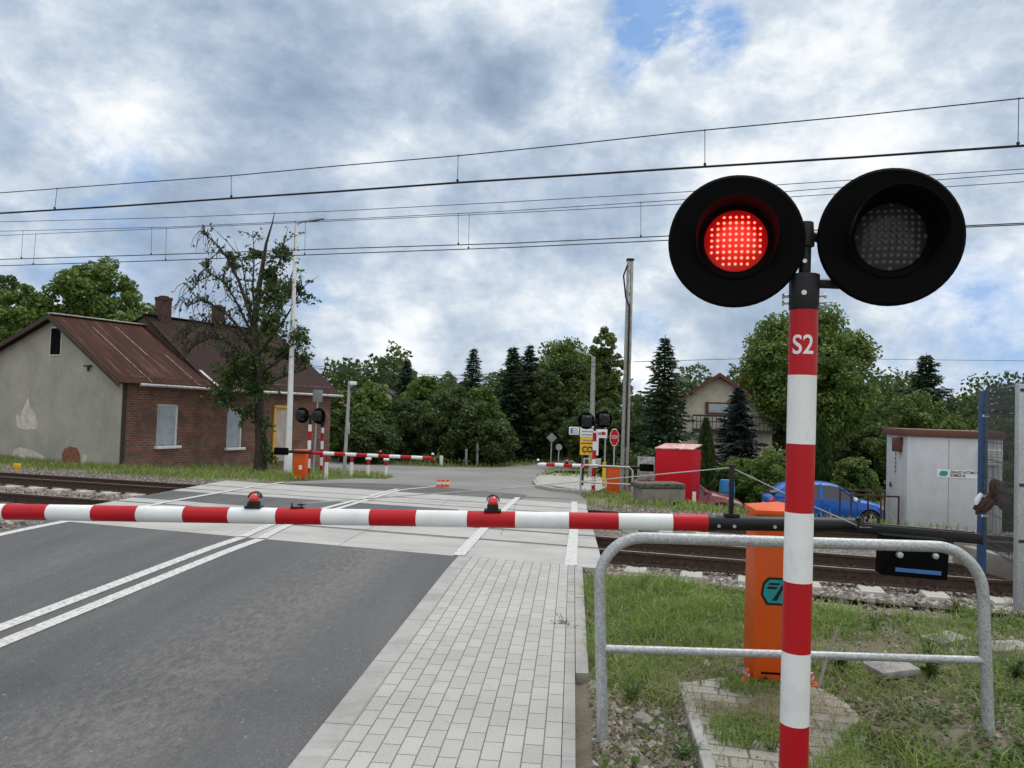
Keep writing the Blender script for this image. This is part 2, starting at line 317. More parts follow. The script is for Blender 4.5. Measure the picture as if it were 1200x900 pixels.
# ------------------------------------------------------------------ mesh helpers
class MB:
    """collects shapes of one part; build() links them as ONE mesh object"""
    def __init__(s): s.v = []; s.f = []; s.m = []
    def _add(s, vs, fs, mi):
        b = len(s.v); s.v.extend(Vector(p) for p in vs)
        for f in fs: s.f.append([b+i for i in f]); s.m.append(mi)
    def box(s, c, size, rot=None, mi=0):
        hx, hy, h_ = size[0]/2, size[1]/2, size[2]/2
        vs = [Vector((x, y, z)) for x in (-hx, hx) for y in (-hy, hy) for z in (-h_, h_)]
        if rot is not None: vs = [rot @ p for p in vs]
        vs = [p+Vector(c) for p in vs]
        s._add(vs, [(0, 1, 3, 2), (4, 6, 7, 5), (0, 4, 5, 1), (2, 3, 7, 6), (0, 2, 6, 4), (1, 5, 7, 3)], mi); return s
    def cyl(s, p0, p1, r0, r1=None, n=14, mi=0, caps=True):
        r1 = r0 if r1 is None else r1
        p0, p1 = Vector(p0), Vector(p1); a, b = frame(p1-p0); vs = []
        for p, r in ((p0, r0), (p1, r1)):
            for k in range(n):
                t = 2*math.pi*k/n; vs.append(p+(a*math.cos(t)+b*math.sin(t))*r)
        fs = [(k, (k+1) % n, n+(k+1) % n, n+k) for k in range(n)]
        if caps: fs += [tuple(range(n-1, -1, -1)), tuple(range(n, 2*n))]
        s._add(vs, fs, mi); return s
    def tube(s, pts, rad, n=10, mi=0, caps=True):
        pts = [Vector(p) for p in pts]; vs = []; ra = rad if isinstance(rad, (list, tuple)) else [rad]*len(pts)
        a = None
        for i, p in enumerate(pts):
            d = (pts[min(i+1, len(pts)-1)]-pts[max(i-1, 0)]).normalized()
            if a is None: a, b = frame(d)
            else:
                a = (a-d*a.dot(d)).normalized(); b = d.cross(a)
            for k in range(n):
                t = 2*math.pi*k/n; vs.append(p+(a*math.cos(t)+b*math.sin(t))*ra[i])
        fs = [(i*n+k, i*n+(k+1) % n, (i+1)*n+(k+1) % n, (i+1)*n+k) for i in range(len(pts)-1) for k in range(n)]
        if caps: fs += [tuple(range(n-1, -1, -1)), tuple(range((len(pts)-1)*n, len(pts)*n))]
        s._add(vs, fs, mi); return s
    def lathe(s, prof, o=(0, 0, 0), axis=None, n=32, mi=0):
        """prof: (radius, height) pairs round axis"""
        o = Vector(o); d = Vector(axis or (0, 0, 1)).normalized(); a, b = frame(d); vs = []
        for r, h in prof:
            for k in range(n):
                t = 2*math.pi*k/n; vs.append(o+d*h+(a*math.cos(t)+b*math.sin(t))*r)
        fs = [(i*n+k, i*n+(k+1) % n, (i+1)*n+(k+1) % n, (i+1)*n+k) for i in range(len(prof)-1) for k in range(n)]
        s._add(vs, fs, mi); return s
    def prism(s, poly, d, mi=0):
        """poly: 3-D points of a planar outline, pushed along vector d"""
        poly = [Vector(p) for p in poly]; d = Vector(d); n = len(poly)
        s._add(poly+[p+d for p in poly], [tuple(range(n-1, -1, -1)), tuple(range(n, 2*n))]+[(k, (k+1) % n, n+(k+1) % n, n+k) for k in range(n)], mi); return s
    def quad(s, a, b, c, d, mi=0): s._add([a, b, c, d], [(0, 1, 2, 3)], mi); return s
    def loft(s, rings, mi=0, caps=True, closed=True):
        n = len(rings[0]); vs = [p for r in rings for p in r]
        kk = n if closed else n-1
        fs = [(i*n+k, i*n+(k+1) % n, (i+1)*n+(k+1) % n, (i+1)*n+k) for i in range(len(rings)-1) for k in range(kk)]
        if caps: fs += [tuple(range(n-1, -1, -1)), tuple(range((len(rings)-1)*n, len(rings)*n))]
        s._add(vs, fs, mi); return s
    def sphere(s, c, r, n=14, m=8, mi=0, zs=1.):
        c = Vector(c); prof = [(max(1e-4, r*math.sin(math.pi*i/m)), -r*zs*math.cos(math.pi*i/m)) for i in range(m+1)]
        return s.lathe(prof, c, (0, 0, 1), n, mi)
    def build(s, name, mats, parent=None, bevel=0, smooth=35, loc=None, seg=2, fix=True):
        me = bpy.data.meshes.new(name)
        me.from_pydata([tuple(p) for p in s.v], [], s.f)
        for m in (mats if isinstance(mats, (list, tuple)) else [mats]): me.materials.append(MATS[m])
        me.polygons.foreach_set('material_index', s.m)
        if bevel or fix:
            bm = bmesh.new(); bm.from_mesh(me)
            if fix: bmesh.ops.recalc_face_normals(bm, faces=bm.faces)
            if bevel:
                ed = [e for e in bm.edges if len(e.link_faces) == 2 and e.calc_face_angle(0) > R(30)]
                bmesh.ops.bevel(bm, geom=ed, offset=bevel, segments=seg, profile=.5, affect='EDGES', clamp_overlap=True)
            bm.to_mesh(me); bm.free()
        me.polygons.foreach_set('use_smooth', [bool(smooth)]*len(me.polygons))
        if smooth: me.set_sharp_from_angle(angle=R(smooth))
        return link(name, me, parent, loc)
def frame(d):
    d = Vector(d).normalized(); a = d.cross(Vector((0, 0, 1)))
    if a.length < 1e-4: a = Vector((1, 0, 0))
    a.normalize(); return a, d.cross(a).normalized()
def link(name, me, parent=None, loc=None):
    o = bpy.data.objects.new(name, me); COL.objects.link(o)
    if parent is not None: o.parent = parent
    if loc is not None: o.location = loc
    return o
def tag(o, label, cat, group=None):
    o['label'] = label; o['category'] = cat
    if group: o['group'] = group
    return o
def thing(name, label, cat, loc=(0, 0, 0), rz=0, group=None):
    o = bpy.data.objects.new(name, None); o.empty_display_size = .2; COL.objects.link(o)
    o.location = loc; o.rotation_euler = (0, 0, rz); return tag(o, label, cat, group)
def struct(o, kind='structure'): o['kind'] = kind; return o
def copy_tree(o, parent=None):
    c = o.copy(); COL.objects.link(c)
    if parent is not None: c.parent = parent
    for ch in list(o.children): copy_tree(ch, c)
    return c
def np_mesh(name, verts, faces, mat, parent=None, loc=None, smooth=False):
    """fast mesh from arrays: verts (n,3), faces (m,k)"""
    me = bpy.data.meshes.new(name); k = faces.shape[1]
    me.vertices.add(len(verts)); me.vertices.foreach_set('co', np.ascontiguousarray(verts, dtype=np.float32).ravel())
    me.loops.add(faces.size); me.loops.foreach_set('vertex_index', faces.astype(np.int32).ravel())
    me.polygons.add(len(faces)); me.polygons.foreach_set('loop_start', np.arange(0, faces.size, k, dtype=np.int32))
    me.materials.append(MATS[mat]); me.update(calc_edges=True)
    me.polygons.foreach_set('use_smooth', [smooth]*len(faces))
    return link(name, me, parent, loc)
def text(name, body, size, mat, parent, mtx, depth=.002, align='CENTER', xs=1., bold=0.):
    cu = bpy.data.curves.new(name, 'FONT'); cu.body = body; cu.size = size; cu.extrude = depth; cu.align_x = align; cu.align_y = 'CENTER'; cu.offset = bold
    o = bpy.data.objects.new(name, cu); COL.objects.link(o); bpy.context.view_layer.update()
    me = bpy.data.meshes.new_from_object(o.evaluated_get(bpy.context.evaluated_depsgraph_get()))
    bpy.data.objects.remove(o); bpy.data.curves.remove(cu)
    me.materials.clear(); me.materials.append(MATS[mat]); me.name = name
    me.transform(Matrix.Diagonal((xs, 1, 1, 1))); me.transform(mtx)
    return link(name, me, parent)
def basis(o, xax, zax):
    """matrix with local x along xax, local z (normal) along zax"""
    x = Vector(xax).normalized(); z = Vector(zax).normalized(); y = z.cross(x).normalized(); x = y.cross(z)
    m = Matrix(((x.x, y.x, z.x, o[0]), (x.y, y.y, z.y, o[1]), (x.z, y.z, z.z, o[2]), (0, 0, 0, 1))); return m
KINK = [S0-1.2+.3*i for i in range(9)]+[S1-3+1.*i for i in range(7)]
def sheet(name, pts, mat, off, fn=hz, thick=0):
    """flat outline (x,y) draped on the ground plane"""
    bm = bmesh.new(); vs = [bm.verts.new((p[0], p[1], 0)) for p in pts]; bm.faces.new(vs)
    bmesh.ops.triangulate(bm, faces=bm.faces[:])
    for k in KINK:
        bmesh.ops.bisect_plane(bm, geom=bm.verts[:]+bm.edges[:]+bm.faces[:], plane_co=(NX*k, NY*k, 0), plane_no=(NX, NY, 0))
    for v in bm.verts: v.co.z = fn(v.co.x, v.co.y)+off
    bmesh.ops.recalc_face_normals(bm, faces=bm.faces[:])
    if bm.faces and sum(f.normal.z for f in bm.faces) < 0: bmesh.ops.reverse_faces(bm, faces=bm.faces[:])
    if thick:
        r = bmesh.ops.extrude_face_region(bm, geom=bm.faces[:])
        # lower copy stays, upper is the new one
        for g in r['geom']:
            if isinstance(g, bmesh.types.BMVert): g.co.z += thick
    me = bpy.data.meshes.new(name); bm.to_mesh(me); bm.free(); me.materials.append(MATS[mat])
    return struct(link(name, me))
def ribbon(mb, pts, w, off, fn=hz, gaps=None):
    """painted line of width w along xy points"""
    P = [Vector((p[0], p[1])) for p in pts]; Q = []
    for a, b in zip(P, P[1:]):
        n = max(1, int((b-a).length/.25))
        Q += [a.lerp(b, i/n) for i in range(n)]
    Q.append(P[-1]); L = []; Rr = []
    for i, p in enumerate(Q):
        d = (Q[min(i+1, len(Q)-1)]-Q[max(i-1, 0)]).normalized(); nrm = Vector((-d.y, d.x))*(w/2)
        a, b = p+nrm, p-nrm
        L.append(Vector((a.x, a.y, fn(a.x, a.y)+off))); Rr.append(Vector((b.x, b.y, fn(b.x, b.y)+off)))
    for i in range(len(Q)-1):
        if gaps and any(g0 < S_of(Q[i].x, Q[i].y) < g1 for g0, g1 in gaps): continue
        mb.quad(Rr[i], Rr[i+1], L[i+1], L[i])

# ------------------------------------------------------------------ layout of road and track
RAILS = ((10.0, .03), (11.52, .03), (15.42, .05), (16.92, .05))
def rail_s(i, t): b, k = RAILS[i]; return b+k*(t+2.5)
EDGE = 8.35
def u_edge(v, s=EDGE): return (s-v*(VX*NX+VY*NY))/(UX*NX+UY*NY)
def xy_vs(v, s): return uv2xy(u_edge(v, s), v)
def tR(s, v=.38): x, y = xy_vs(v, s); return T_of(x, y)
def tL(s): return -9.3-.42*(s-8.4)
FAR = 18.6
G2 = lambda *a: tuple(gp(*a).xy)
ROAD_FAR = None
def inpoly(x, y, P):
    c = False; n = len(P); j = n-1
    for i in range(n):
        if (P[i][1] > y) != (P[j][1] > y) and x < (P[j][0]-P[i][0])*(y-P[i][1])/(P[j][1]-P[i][1])+P[i][0]: c = not c
        j = i
    return c
def drop(x, y):                       # the land beyond the track falls lower on the right
    s = S_of(x, y); return -.78*sm(19., 24.5, s)*sm(4.2, 7.5, x)-.25*sm(18.5, 20, s)*sm(5, 8, x)
def gz(x, y):
    s, t, v, u = S_of(x, y), T_of(x, y), V_of(x, y), U_of(x, y)
    z = hz(x, y)+drop(x, y)
    if s < EDGE+.2:
        if -6.95 < v < .1: return z-.05
        if v > .3 or v < -7: z -= .27*sm(7.7, 9.2, s)
        if v > .15: z += .09*math.exp(-((x-2.6)/.55)**2-((y-4.1)/.6)**2)-.02+.05*sm(5, 8, s)*0
        return z-.01
    if s < FAR+.1:
        if tL(s) < t < tR(s): return z-.12
        z -= .27*sm(7.7, 9.2, s)*(1-sm(17.7, 18.5, s))
        return z-.02*sm(8., 8.6, s)-.01
    if ROAD_FAR and inpoly(x, y, ROAD_FAR): return z-.05
    return z-.005
def bz(x, y):
    s = S_of(x, y); return hz(x, y)-.262*sm(7.7, 9.2, s)*(1-sm(17.8, 18.5, s))+.012

def build_ground():
    global ROAD_FAR
    ROAD_FAR = [G2(292, 571.5), G2(330, 565), G2(420, 560.8), G2(452, 561.6), G2(462, 559), G2(445, 555), G2(392, 553), G2(372, 551), G2(250, 541), G2(250, 537),
                G2(380, 540), G2(460, 545), G2(520, 547.5), G2(575, 548), G2(620, 545.5), G2(650, 541), G2(664, 538.5), G2(676, 538.5), G2(664, 545), G2(640, 553), G2(629, 560), G2(625, 566),
                G2(631, 572), G2(650, 576), G2(678, 578.5), G2(686, 586), G2(690, 592)]
    f = xy_vs(.38, FAR); ROAD_FAR += [f, st2xy(FAR, tL(FAR))]
    vs = sorted(set([-400, -200, -120, -80, -60, -50, -42]+[-36+.5*i for i in range(58)]+[-6.96, -6.94]+[-7+.25*i for i in range(29)]+[.095, .155]+[.2+.2*i for i in range(36)]+[7.5+.5*i for i in range(38)]+[28, 32, 40, 50, 60, 80, 120, 200, 400]))
    us = sorted(set([-40, -20, -10, -5, -3]+[-2+.25*i for i in range(132)]+[31+.5*i for i in range(46)]+[55, 60, 66, 74, 85, 100, 130, 180, 260, 400, 700, 1200]))
    V = []
    for u in us:
        for v in vs:
            x, y = uv2xy(u, v); V.append((x, y, gz(x, y)))
    n = len(vs); idx = np.arange(len(V)).reshape(len(us), n)
    fc = np.stack([idx[:-1, :-1], idx[:-1, 1:], idx[1:, 1:], idx[1:, :-1]], -1).reshape(-1, 4)
    struct(np_mesh('ground', np.array(V), fc, 'ground', smooth=True))
    # near road, up to the concrete panels
    c = [uv2xy(-4, -6.95), uv2xy(-4, -1.26), xy_vs(-1.26, EDGE), xy_vs(-6.95, EDGE)]
    sheet('road', c, 'asphalt', .004)
    # pavement: kerb strip, bricks, edging, outer slabs
    P = lambda a, b, s=EDGE: [uv2xy(-4, a), uv2xy(-4, b), xy_vs(b, s), xy_vs(a, s)]
    mb = MB()
    k = 0
    u = -3.
    while u < 8.3:                                      # flush kerb stones
        u1 = min(u+1.0, u_edge(-1.18)-.01)
        a = [uv2xy(u+.004, -1.258), uv2xy(u1-.004, -1.258), uv2xy(u1-.004, -1.11), uv2xy(u+.004, -1.11)]
        mb.prism([(p[0], p[1], hz(*p)-.1) for p in a], (0, 0, .118)); u += 1.0
    struct(mb.build('kerb_strip', 'kerb', smooth=0))
    sheet('pavement', P(-1.108, -.012), 'paving', .018)
    mb = MB(); u = -3.
    while u < 8.3:
        for (va, vb, ln) in ((-.008, .058, .2),):
            for q in range(5):
                ua = u+q*.2; ub = min(ua+.197, u_edge(.03)-.005)
                if ub <= ua: continue
                a = [uv2xy(ua, va), uv2xy(ub, va), uv2xy(ub, vb), uv2xy(ua, vb)]
                mb.prism([(p[0], p[1], hz(*p)-.08) for p in a], (0, 0, .098+random.uniform(-.002, .002)))
        u1 = min(u+.995, u_edge(.1)-.01)
        if u > 4.0:
            a = [uv2xy(u, .063), uv2xy(u1, .063), uv2xy(u1, .145), uv2xy(u, .145)]
            mb.prism([(p[0], p[1], hz(*p)-.08) for p in a], (0, 0, .096+random.uniform(-.004, .004)))
        u += 1.0
    struct(mb.build('pavement_edging', 'kerb', smooth=0))
    # old far road
    sheet('far_road', ROAD_FAR, 'old_asphalt', .004)
    sheet('asphalt_apron', [G2(318, 567), G2(420, 566), G2(470, 567.5), G2(500, 570), G2(560, 574.5), G2(618, 580.5), xy_vs(-1.25, FAR+.02), st2xy(FAR+.02, tL(FAR)+.4)], 'asphalt', .008)
    # far footway, kerb island
    sheet('footway', [G2(631, 571.6), G2(628, 566), G2(632, 560.5), G2(650, 557), G2(700, 560), G2(720, 570), G2(700, 580), G2(678, 578)], 'concrete', .10, thick=.02)
    kb = [gp(664, 549.5), gp(642, 556), gp(630, 561), gp(626.5, 566), gp(631, 572), gp(650, 576), gp(678, 578.6), gp(692, 580)]
    mb = MB(); mb.loft([[(p.x-.08*a, p.y-.08*b, p.z+c) for a, b, c in ((1, 1, -.1), (1, 1, .12), (-1, -.2, .12), (-1, -.2, -.1))] for p in kb]); struct(mb.build('kerb', 'kerb', bevel=.02))
    sheet('verge', [G2(676, 539), G2(664, 545), G2(643, 553), G2(634, 559), G2(652, 555), G2(700, 556), G2(715, 545)], 'ground', .16, fn=lambda x, y: hz(x, y))
    # crossing deck of concrete panels between and beside the rails, one dark strip between the tracks
    mb = MB(); mbd = MB()
    def strip(lo, hi, dark=False, wid=1.5):
        a, b, c, e = tL(lo(-12)), tR(lo(-2)), tL(hi(-12)), tR(hi(-2)); n = max(1, round((b-a)/wid))
        for i in range(n):
            t0, t1, t2, t3 = a+(b-a)*i/n+.004, a+(b-a)*(i+1)/n-.004, c+(e-c)*(i+1)/n-.004, c+(e-c)*i/n+.004
            q = [st2xy(lo(t0), t0), st2xy(lo(t1), t1), st2xy(hi(t2), t2), st2xy(hi(t3), t3)]
            isd = dark and V_of(*q[1]) < -1.2
            tgt = mbd if isd else mb; dz = random.uniform(-.002, .003)
            top = [Vector((p[0], p[1], hz(*p)+.006+dz)) for p in q]; bot = [p-Vector((0, 0, .28)) for p in top]
            tgt._add(bot+top, [(3, 2, 1, 0), (4, 5, 6, 7), (0, 1, 5, 4), (1, 2, 6, 5), (2, 3, 7, 6), (3, 0, 4, 7)], 0)
    rl = lambda i, d: (lambda t: rail_s(i, t)+d)
    strip(lambda t: EDGE+.01, lambda t: 8.95); strip(lambda t: 8.955, rl(0, -.075))
    strip(rl(0, .10), lambda t: (rail_s(0, t)+rail_s(1, t))/2-.003); strip(lambda t: (rail_s(0, t)+rail_s(1, t))/2+.003, rl(1, -.10))
    strip(rl(1, .075), rl(1, .75)); strip(rl(1, .755), rl(2, -.80), True, 1.2); strip(rl(2, -.795), rl(2, -.075))
    strip(rl(2, .10), lambda t: (rail_s(2, t)+rail_s(3, t))/2-.003); strip(lambda t: (rail_s(2, t)+rail_s(3, t))/2+.003, rl(3, -.10))
    strip(rl(3, .075), lambda t: FAR)
    struct(mb.build('crossing_deck', 'concrete_panel', smooth=0)); struct(mbd.build('crossing_deck_asphalt', 'asphalt', smooth=0))
    # flangeway bottom
    sheet('flangeway', [st2xy(8.9, tL(8.9)+.05), st2xy(8.9, tR(8.9)-.05), st2xy(17.6, tR(17.6)-.05), st2xy(17.6, tL(17.6)+.05)], 'rust_brown', -.1)
    # painted lines
    mb = MB()
    ribbon(mb, [uv2xy(-4, -6.72), uv2xy(8, -6.72), G2(80, 611), G2(140, 600)], .14, .009)
    for px in ([(140, 600), (200, 588.2), (262, 577), (292, 571.6), (332, 565.6)],): ribbon(mb, [G2(*p) for p in px], .12, .016, gaps=None)
    for v in (-4.06, -3.80): ribbon(mb, [uv2xy(-4, v), uv2xy(u_edge(v)-.02, v)], .13, .009)
    ribbon(mb, [xy_vs(-4.06, EDGE), G2(345, 605), G2(384, 595.5), G2(420, 586), G2(455, 576), G2(466, 573.5)], .12, .016)
    ribbon(mb, [xy_vs(-3.80, EDGE), G2(360, 606), G2(400, 595.5), G2(434, 585), G2(468, 574.8), G2(500, 571.5), G2(512, 570.6), G2(530, 570.2)], .12, .016)
    ribbon(mb, [xy_vs(-1.26, EDGE+.02), G2(575, 612), G2(607, 583.5)], .14, .016)
    ribbon(mb, [xy_vs(.02, EDGE+.02), G2(672.6, 620), G2(673, 588.5)], .14, .016)
    struct(mb.build('road_markings', 'road_paint', smooth=0, fix=False))
    # ballast either side of the deck
    for nm, t0, t1 in (('ballast_bed', None, 45.), ('ballast_bed', -70., None)):
        V = []; ss = [(8.05 if t0 is None else 7.2)+.2*i for i in range(53 if t0 is None else 57)]; m = 70
        for s in ss:
            a = t0 if t0 is not None else tR(s)-.06; b = t1 if t1 is not None else (tL(s)+.06 if s > EDGE else T_of(*xy_vs(-6.97, s)))
            for j in range(m+1):
                f = j/m; f = f**2 if t0 is None else 1-(1-f)**2
                x, y = st2xy(s, a+(b-a)*f); V.append((x, y, bz(x, y)+random.uniform(-.012, .012)))
        idx = np.arange(len(V)).reshape(len(ss), m+1)
        fc = np.stack([idx[:-1, :-1], idx[:-1, 1:], idx[1:, 1:], idx[1:, :-1]], -1).reshape(-1, 4)
        struct(np_mesh(nm, np.array(V), fc, 'ballast', smooth=True))
    # loose ballast stones
    n = 22000; V = np.zeros((n, 8, 3))
    cube = np.array([(x, y, z) for x in (-1, 1) for y in (-1, 1) for z in (-1, 1)], float)
    for i in range(n):
        while True:
            if random.random() < .72:
                s = random.uniform(8.3, 13.5) if random.random() < .5 else random.uniform(8.1, 10.); t = tR(s)+random.random()**1.3*10
            else:
                s = random.uniform(7.4, 16.5); t = (tL(s) if s > EDGE else T_of(*xy_vs(-7.0, s)))-random.random()**1.3*14
            break
        x, y = st2xy(s, t); r = random.uniform(.016, .040)
        p = cube*(RNG.uniform(.45, 1.0, (8, 1)))*RNG.uniform(.6, 1.2, (1, 3))*r
        ax = RNG.normal(size=3); ax /= np.linalg.norm(ax); q = np.array(Matrix.Rotation(random.uniform(0, 6.28), 3, Vector(ax)))
        V[i] = p@q.T+np.array([x, y, bz(x, y)+r*.45])
    q6 = np.array([(0, 1, 3, 2), (4, 6, 7, 5), (0, 4, 5, 1), (2, 3, 7, 6), (0, 2, 6, 4), (1, 5, 7, 3)])
    fc = (np.arange(n)[:, None, None]*8+q6[None]).reshape(-1, 4)
    struct(np_mesh('ballast_stones', V.reshape(-1, 3), fc, 'stones'), 'stuff')
    # old pavers round the barrier cabinet
    fl = lambda x, y: 0.
    pts = [G2(800, 806), G2(842, 800), G2(880, 801), G2(930, 805), G2(966, 814), G2(1000, 836), G2(1018, 862), G2(1010, 890), G2(1030, 930), G2(1020, 1000), G2(860, 1000), G2(828, 897)]
    sheet('paver_patch', pts, 'paving_old', .03)
    a, b = Vector(pts[0]), Vector(pts[-1]); mb = MB(); d = (b-a).normalized(); k = 0.
    while k < (b-a).length:
        c = a+d*(k+.24); mb.box((c.x, c.y, .0), (.06, .47, .08), Matrix.Rotation(math.atan2(d.y, d.x)-math.pi/2, 3, 'Z')); k += .48
    struct(mb.build('paver_edging', 'kerb', bevel=.008))

# ------------------------------------------------------------------ railway
def build_rails():
    prof = [(-.075, -.172), (.075, -.172), (.075, -.158), (.012, -.142), (.012, -.045), (.036, -.035), (.036, -.006), (.028, 0), (-.028, 0), (-.036, -.006), (-.036, -.035), (-.012, -.045), (-.012, -.142), (-.075, -.158)]
    lab = ['rusty rail of the near track, on the side closest to the camera', 'rusty rail of the near track, on its far side', 'rusty rail of the far track, on the side closest to the camera', 'farthest rusty rail, beside the grass verge beyond both tracks']
    for i in range(4):
        rings = []
        for t in [-70, -45, -30, -22, -16, -12, -9, -6, -3, 0, 3, 6, 10, 16, 25, 45]:
            s = rail_s(i, t)
            rings.append([(lambda q: (q[0], q[1], hz(*q)+p[1]+.004))(st2xy(s+p[0], t)) for p in prof])
        mb = MB(); mb.loft(rings)
        for k in range(len(mb.f)):
            zs = [mb.v[j] for j in mb.f[k]]
        # polished running top: the faces between profile points 6..9
        n = len(prof)
        for k, f in enumerate(mb.f):
            if len(f) == 4 and {j % n for j in f} <= {7, 8}: mb.m[k] = 1
        o = mb.build('rail', ['rust_brown', 'rail_head'], smooth=30); tag(o, lab[i], 'rail', 'railway rails')
    # sleepers with rail clips
    mb = MB()
    rings = []
    for x, w, h in ((-1.3, .13, .0), (-1.28, .13, -.02), (-.95, .13, 0), (-.55, .12, -.0), (-.35, .11, -.03), (.35, .11, -.03), (.55, .12, 0), (.95, .13, 0), (1.28, .13, -.02), (1.3, .13, 0)):
        rings.append([(-w-.02, x, -.2), (w+.02, x, -.2), (w, x, h), (-w, x, h)])
    mb.loft(rings)
    proto = mb.build('concrete_sleeper', 'sleeper', bevel=.012)
    mc = MB()
    for sx in (-.045, .045): mc.tube([(sx*.4, -.06, .0), (sx, -.05, .035), (sx*1.4, .0, .045), (sx, .05, .03), (sx*.5, .06, .01)], .010, 6)
    mc.box((0, .02, .01), (.1, .07, .02))
    clip = mc.build('rail_clip', 'rust_brown')
    clip.parent = proto
    first = [True]; n = 0
    def put(track, t, clips, label, grp):
        s = (rail_s(track*2, t)+rail_s(track*2+1, t))/2; x, y = st2xy(s, t); z = hz(x, y)-.172
        if first[0]:
            o = proto; first[0] = False; cl = clip
        else:
            o = proto.copy(); COL.objects.link(o); cl = clip.copy(); COL.objects.link(cl); cl.parent = o
        sl = math.atan(-GR); o.rotation_euler = Matrix.Rotation(-AL, 3, 'Z').to_euler()
        m = Matrix.Rotation(-AL, 4, 'Z') @ Matrix.Rotation(sl, 4, 'X'); o.rotation_euler = m.to_euler(); o.location = (x, y, z)
        tag(o, label, 'sleeper', grp)
        cl.location = (0, -.76-.11, .0)
        for yy, fl in ((-.76+.11, 1), (.76-.11, 0), (.76+.11, 1)):
            c = clip.copy(); COL.objects.link(c); c.parent = o; c.location = (0, yy, 0); c.rotation_euler = (0, 0, math.pi*fl)
    def run(track, a, b, label, grp):
        t = a
        while t < b: put(track, t, True, label, grp); t += .68
    run(0, tR(9.2)+.35, 7.6, 'concrete sleeper half in ballast under the near track, right of the crossing', 'sleepers of the near track right of the crossing')
    run(0, -21.5, tL(10.8)-.2, 'concrete sleeper of the near track in ballast, left of the crossing', 'sleepers of the near track left of the crossing')
    run(1, tR(16)+.3, 8.5, 'concrete sleeper of the far track in ballast, right of the crossing', 'sleepers of the far track right of the crossing')
    run(1, -26, tL(16)-.2, 'concrete sleeper of the far track in ballast, left of the crossing', 'sleepers of the far track left of the crossing')

def build_wires():
    def curve(pts, s):
        P = [on_s(x, y, s) for x, y in pts]
        a = P[0]+(P[0]-P[1])*1.2; b = P[-1]+(P[-1]-P[-2])*1.5
        return [a]+P+[b]
    def interp(pts, x):
        for (x0, y0), (x1, y1) in zip(pts, pts[1:]):
            if x0 <= x <= x1: return y0+(y1-y0)*(x-x0)/(x1-x0)
        return pts[-1][1]
    def line(label, s, mes, con, drops, twin, rm=.008, rc=.010):
        root = thing('overhead_line', label, 'overhead line', on_s(*mes[0], s)*0+Vector((0, 0, 0)), 0, 'catenary lines above the tracks')
        MB().tube(curve(mes, s), rm, 6).build('messenger_wire', 'wire', root)
        for k in range(2 if twin else 1):
            MB().tube([p+Vector((NX, NY, 0))*(.04*k)+Vector((0, 0, .0)) for p in curve(con, s)], rc, 6).build('contact_wire', 'wire', root)
        for x, dx in drops:
            a = on_s(x, interp(mes, x), s); b = on_s(x+dx, interp(con, x+dx), s)
            m = MB().tube([a, b], .005, 5); m.sphere(b+Vector((0, 0, .03)), .022, 8, 5); m.sphere(a, .014, 8, 5); m.build('dropper', 'wire', root)
    sA = 10.85; sB = 15.9
    line('nearest and highest catenary, its wires crossing the whole sky above the red signal', sA, [(-60, 229.5), (0, 226), (134, 216), (271, 206), (400, 194), (537, 182.5), (671, 169), (800, 155), (1000, 136), (1194, 115.5), (1280, 107)],
         [(-60, 254), (0, 249.5), (134, 241.5), (271, 232), (400, 223.5), (537, 213.5), (671, 205), (800, 196.5), (1000, 184), (1194, 170.5), (1280, 165)], [(67, -3), (271, 0), (537, -1), (826, 0), (1194, -1)], True)
    line('upper of the two far catenaries, running just under the thin single wire', sB-.15, [(-60, 274), (0, 271), (200, 266), (400, 257), (600, 247), (800, 234), (927, 224), (1200, 203), (1280, 197)],
         [(-60, 306), (0, 304), (200, 298), (400, 291.2), (600, 285), (780, 276.7), (1000, 268), (1133, 264.5), (1200, 261.5), (1280, 258)], [(27, -2), (178, -1), (346, -1), (537, 0), (751, 0)], False, .007, .011)
    line('lower of the two far catenaries, passing behind the dark right signal light', sB+.2, [(-60, 279), (0, 276), (200, 267.5), (400, 258.6), (600, 249.5), (800, 239), (927, 230.7), (1200, 213), (1280, 207)],
         [(-60, 314), (0, 311.5), (200, 305), (400, 297.2), (600, 290), (780, 281.7), (1000, 271), (1133, 266.2), (1200, 263.2), (1280, 260)], [(42, -3), (195, -1), (358, -1), (550, -1)], False, .007, .011)
    o = MB().tube(curve([(-60, 263), (0, 260), (200, 255), (400, 247), (600, 236.5), (800, 225), (927, 215.5), (1200, 198), (1280, 192)], 17.4), .008, 6).build('feeder_wire', 'wire')
    tag(o, 'thin single wire above the far pair of catenaries', 'wire')
    o = MB().tube([at(365, 428.5, 37), at(430, 434.5, 41), at(520, 440, 46), at(620, 437, 40), at(735, 418, 30)], .014, 5).build('overhead_cable', 'wire'); tag(o, 'thin dark cable from the brick house to the grey pole, upper of two', 'cable', 'cables past the brick house')
    o = MB().tube([at(365, 430.5, 37.2), at(430, 438, 41), at(520, 444, 46), at(620, 441, 40), at(735, 424, 30)], .014, 5).build('overhead_cable', 'wire'); tag(o, 'thin dark cable from the brick house to the grey pole, lower of two', 'cable', 'cables past the brick house')
    o = MB().tube([at(742, 424, 30), at(900, 419.5, 38), at(1030, 421, 42), at(1300, 424, 42)], .012, 5).build('overhead_cable', 'wire'); tag(o, 'faint cable crossing the sky above the white cabin', 'cable')

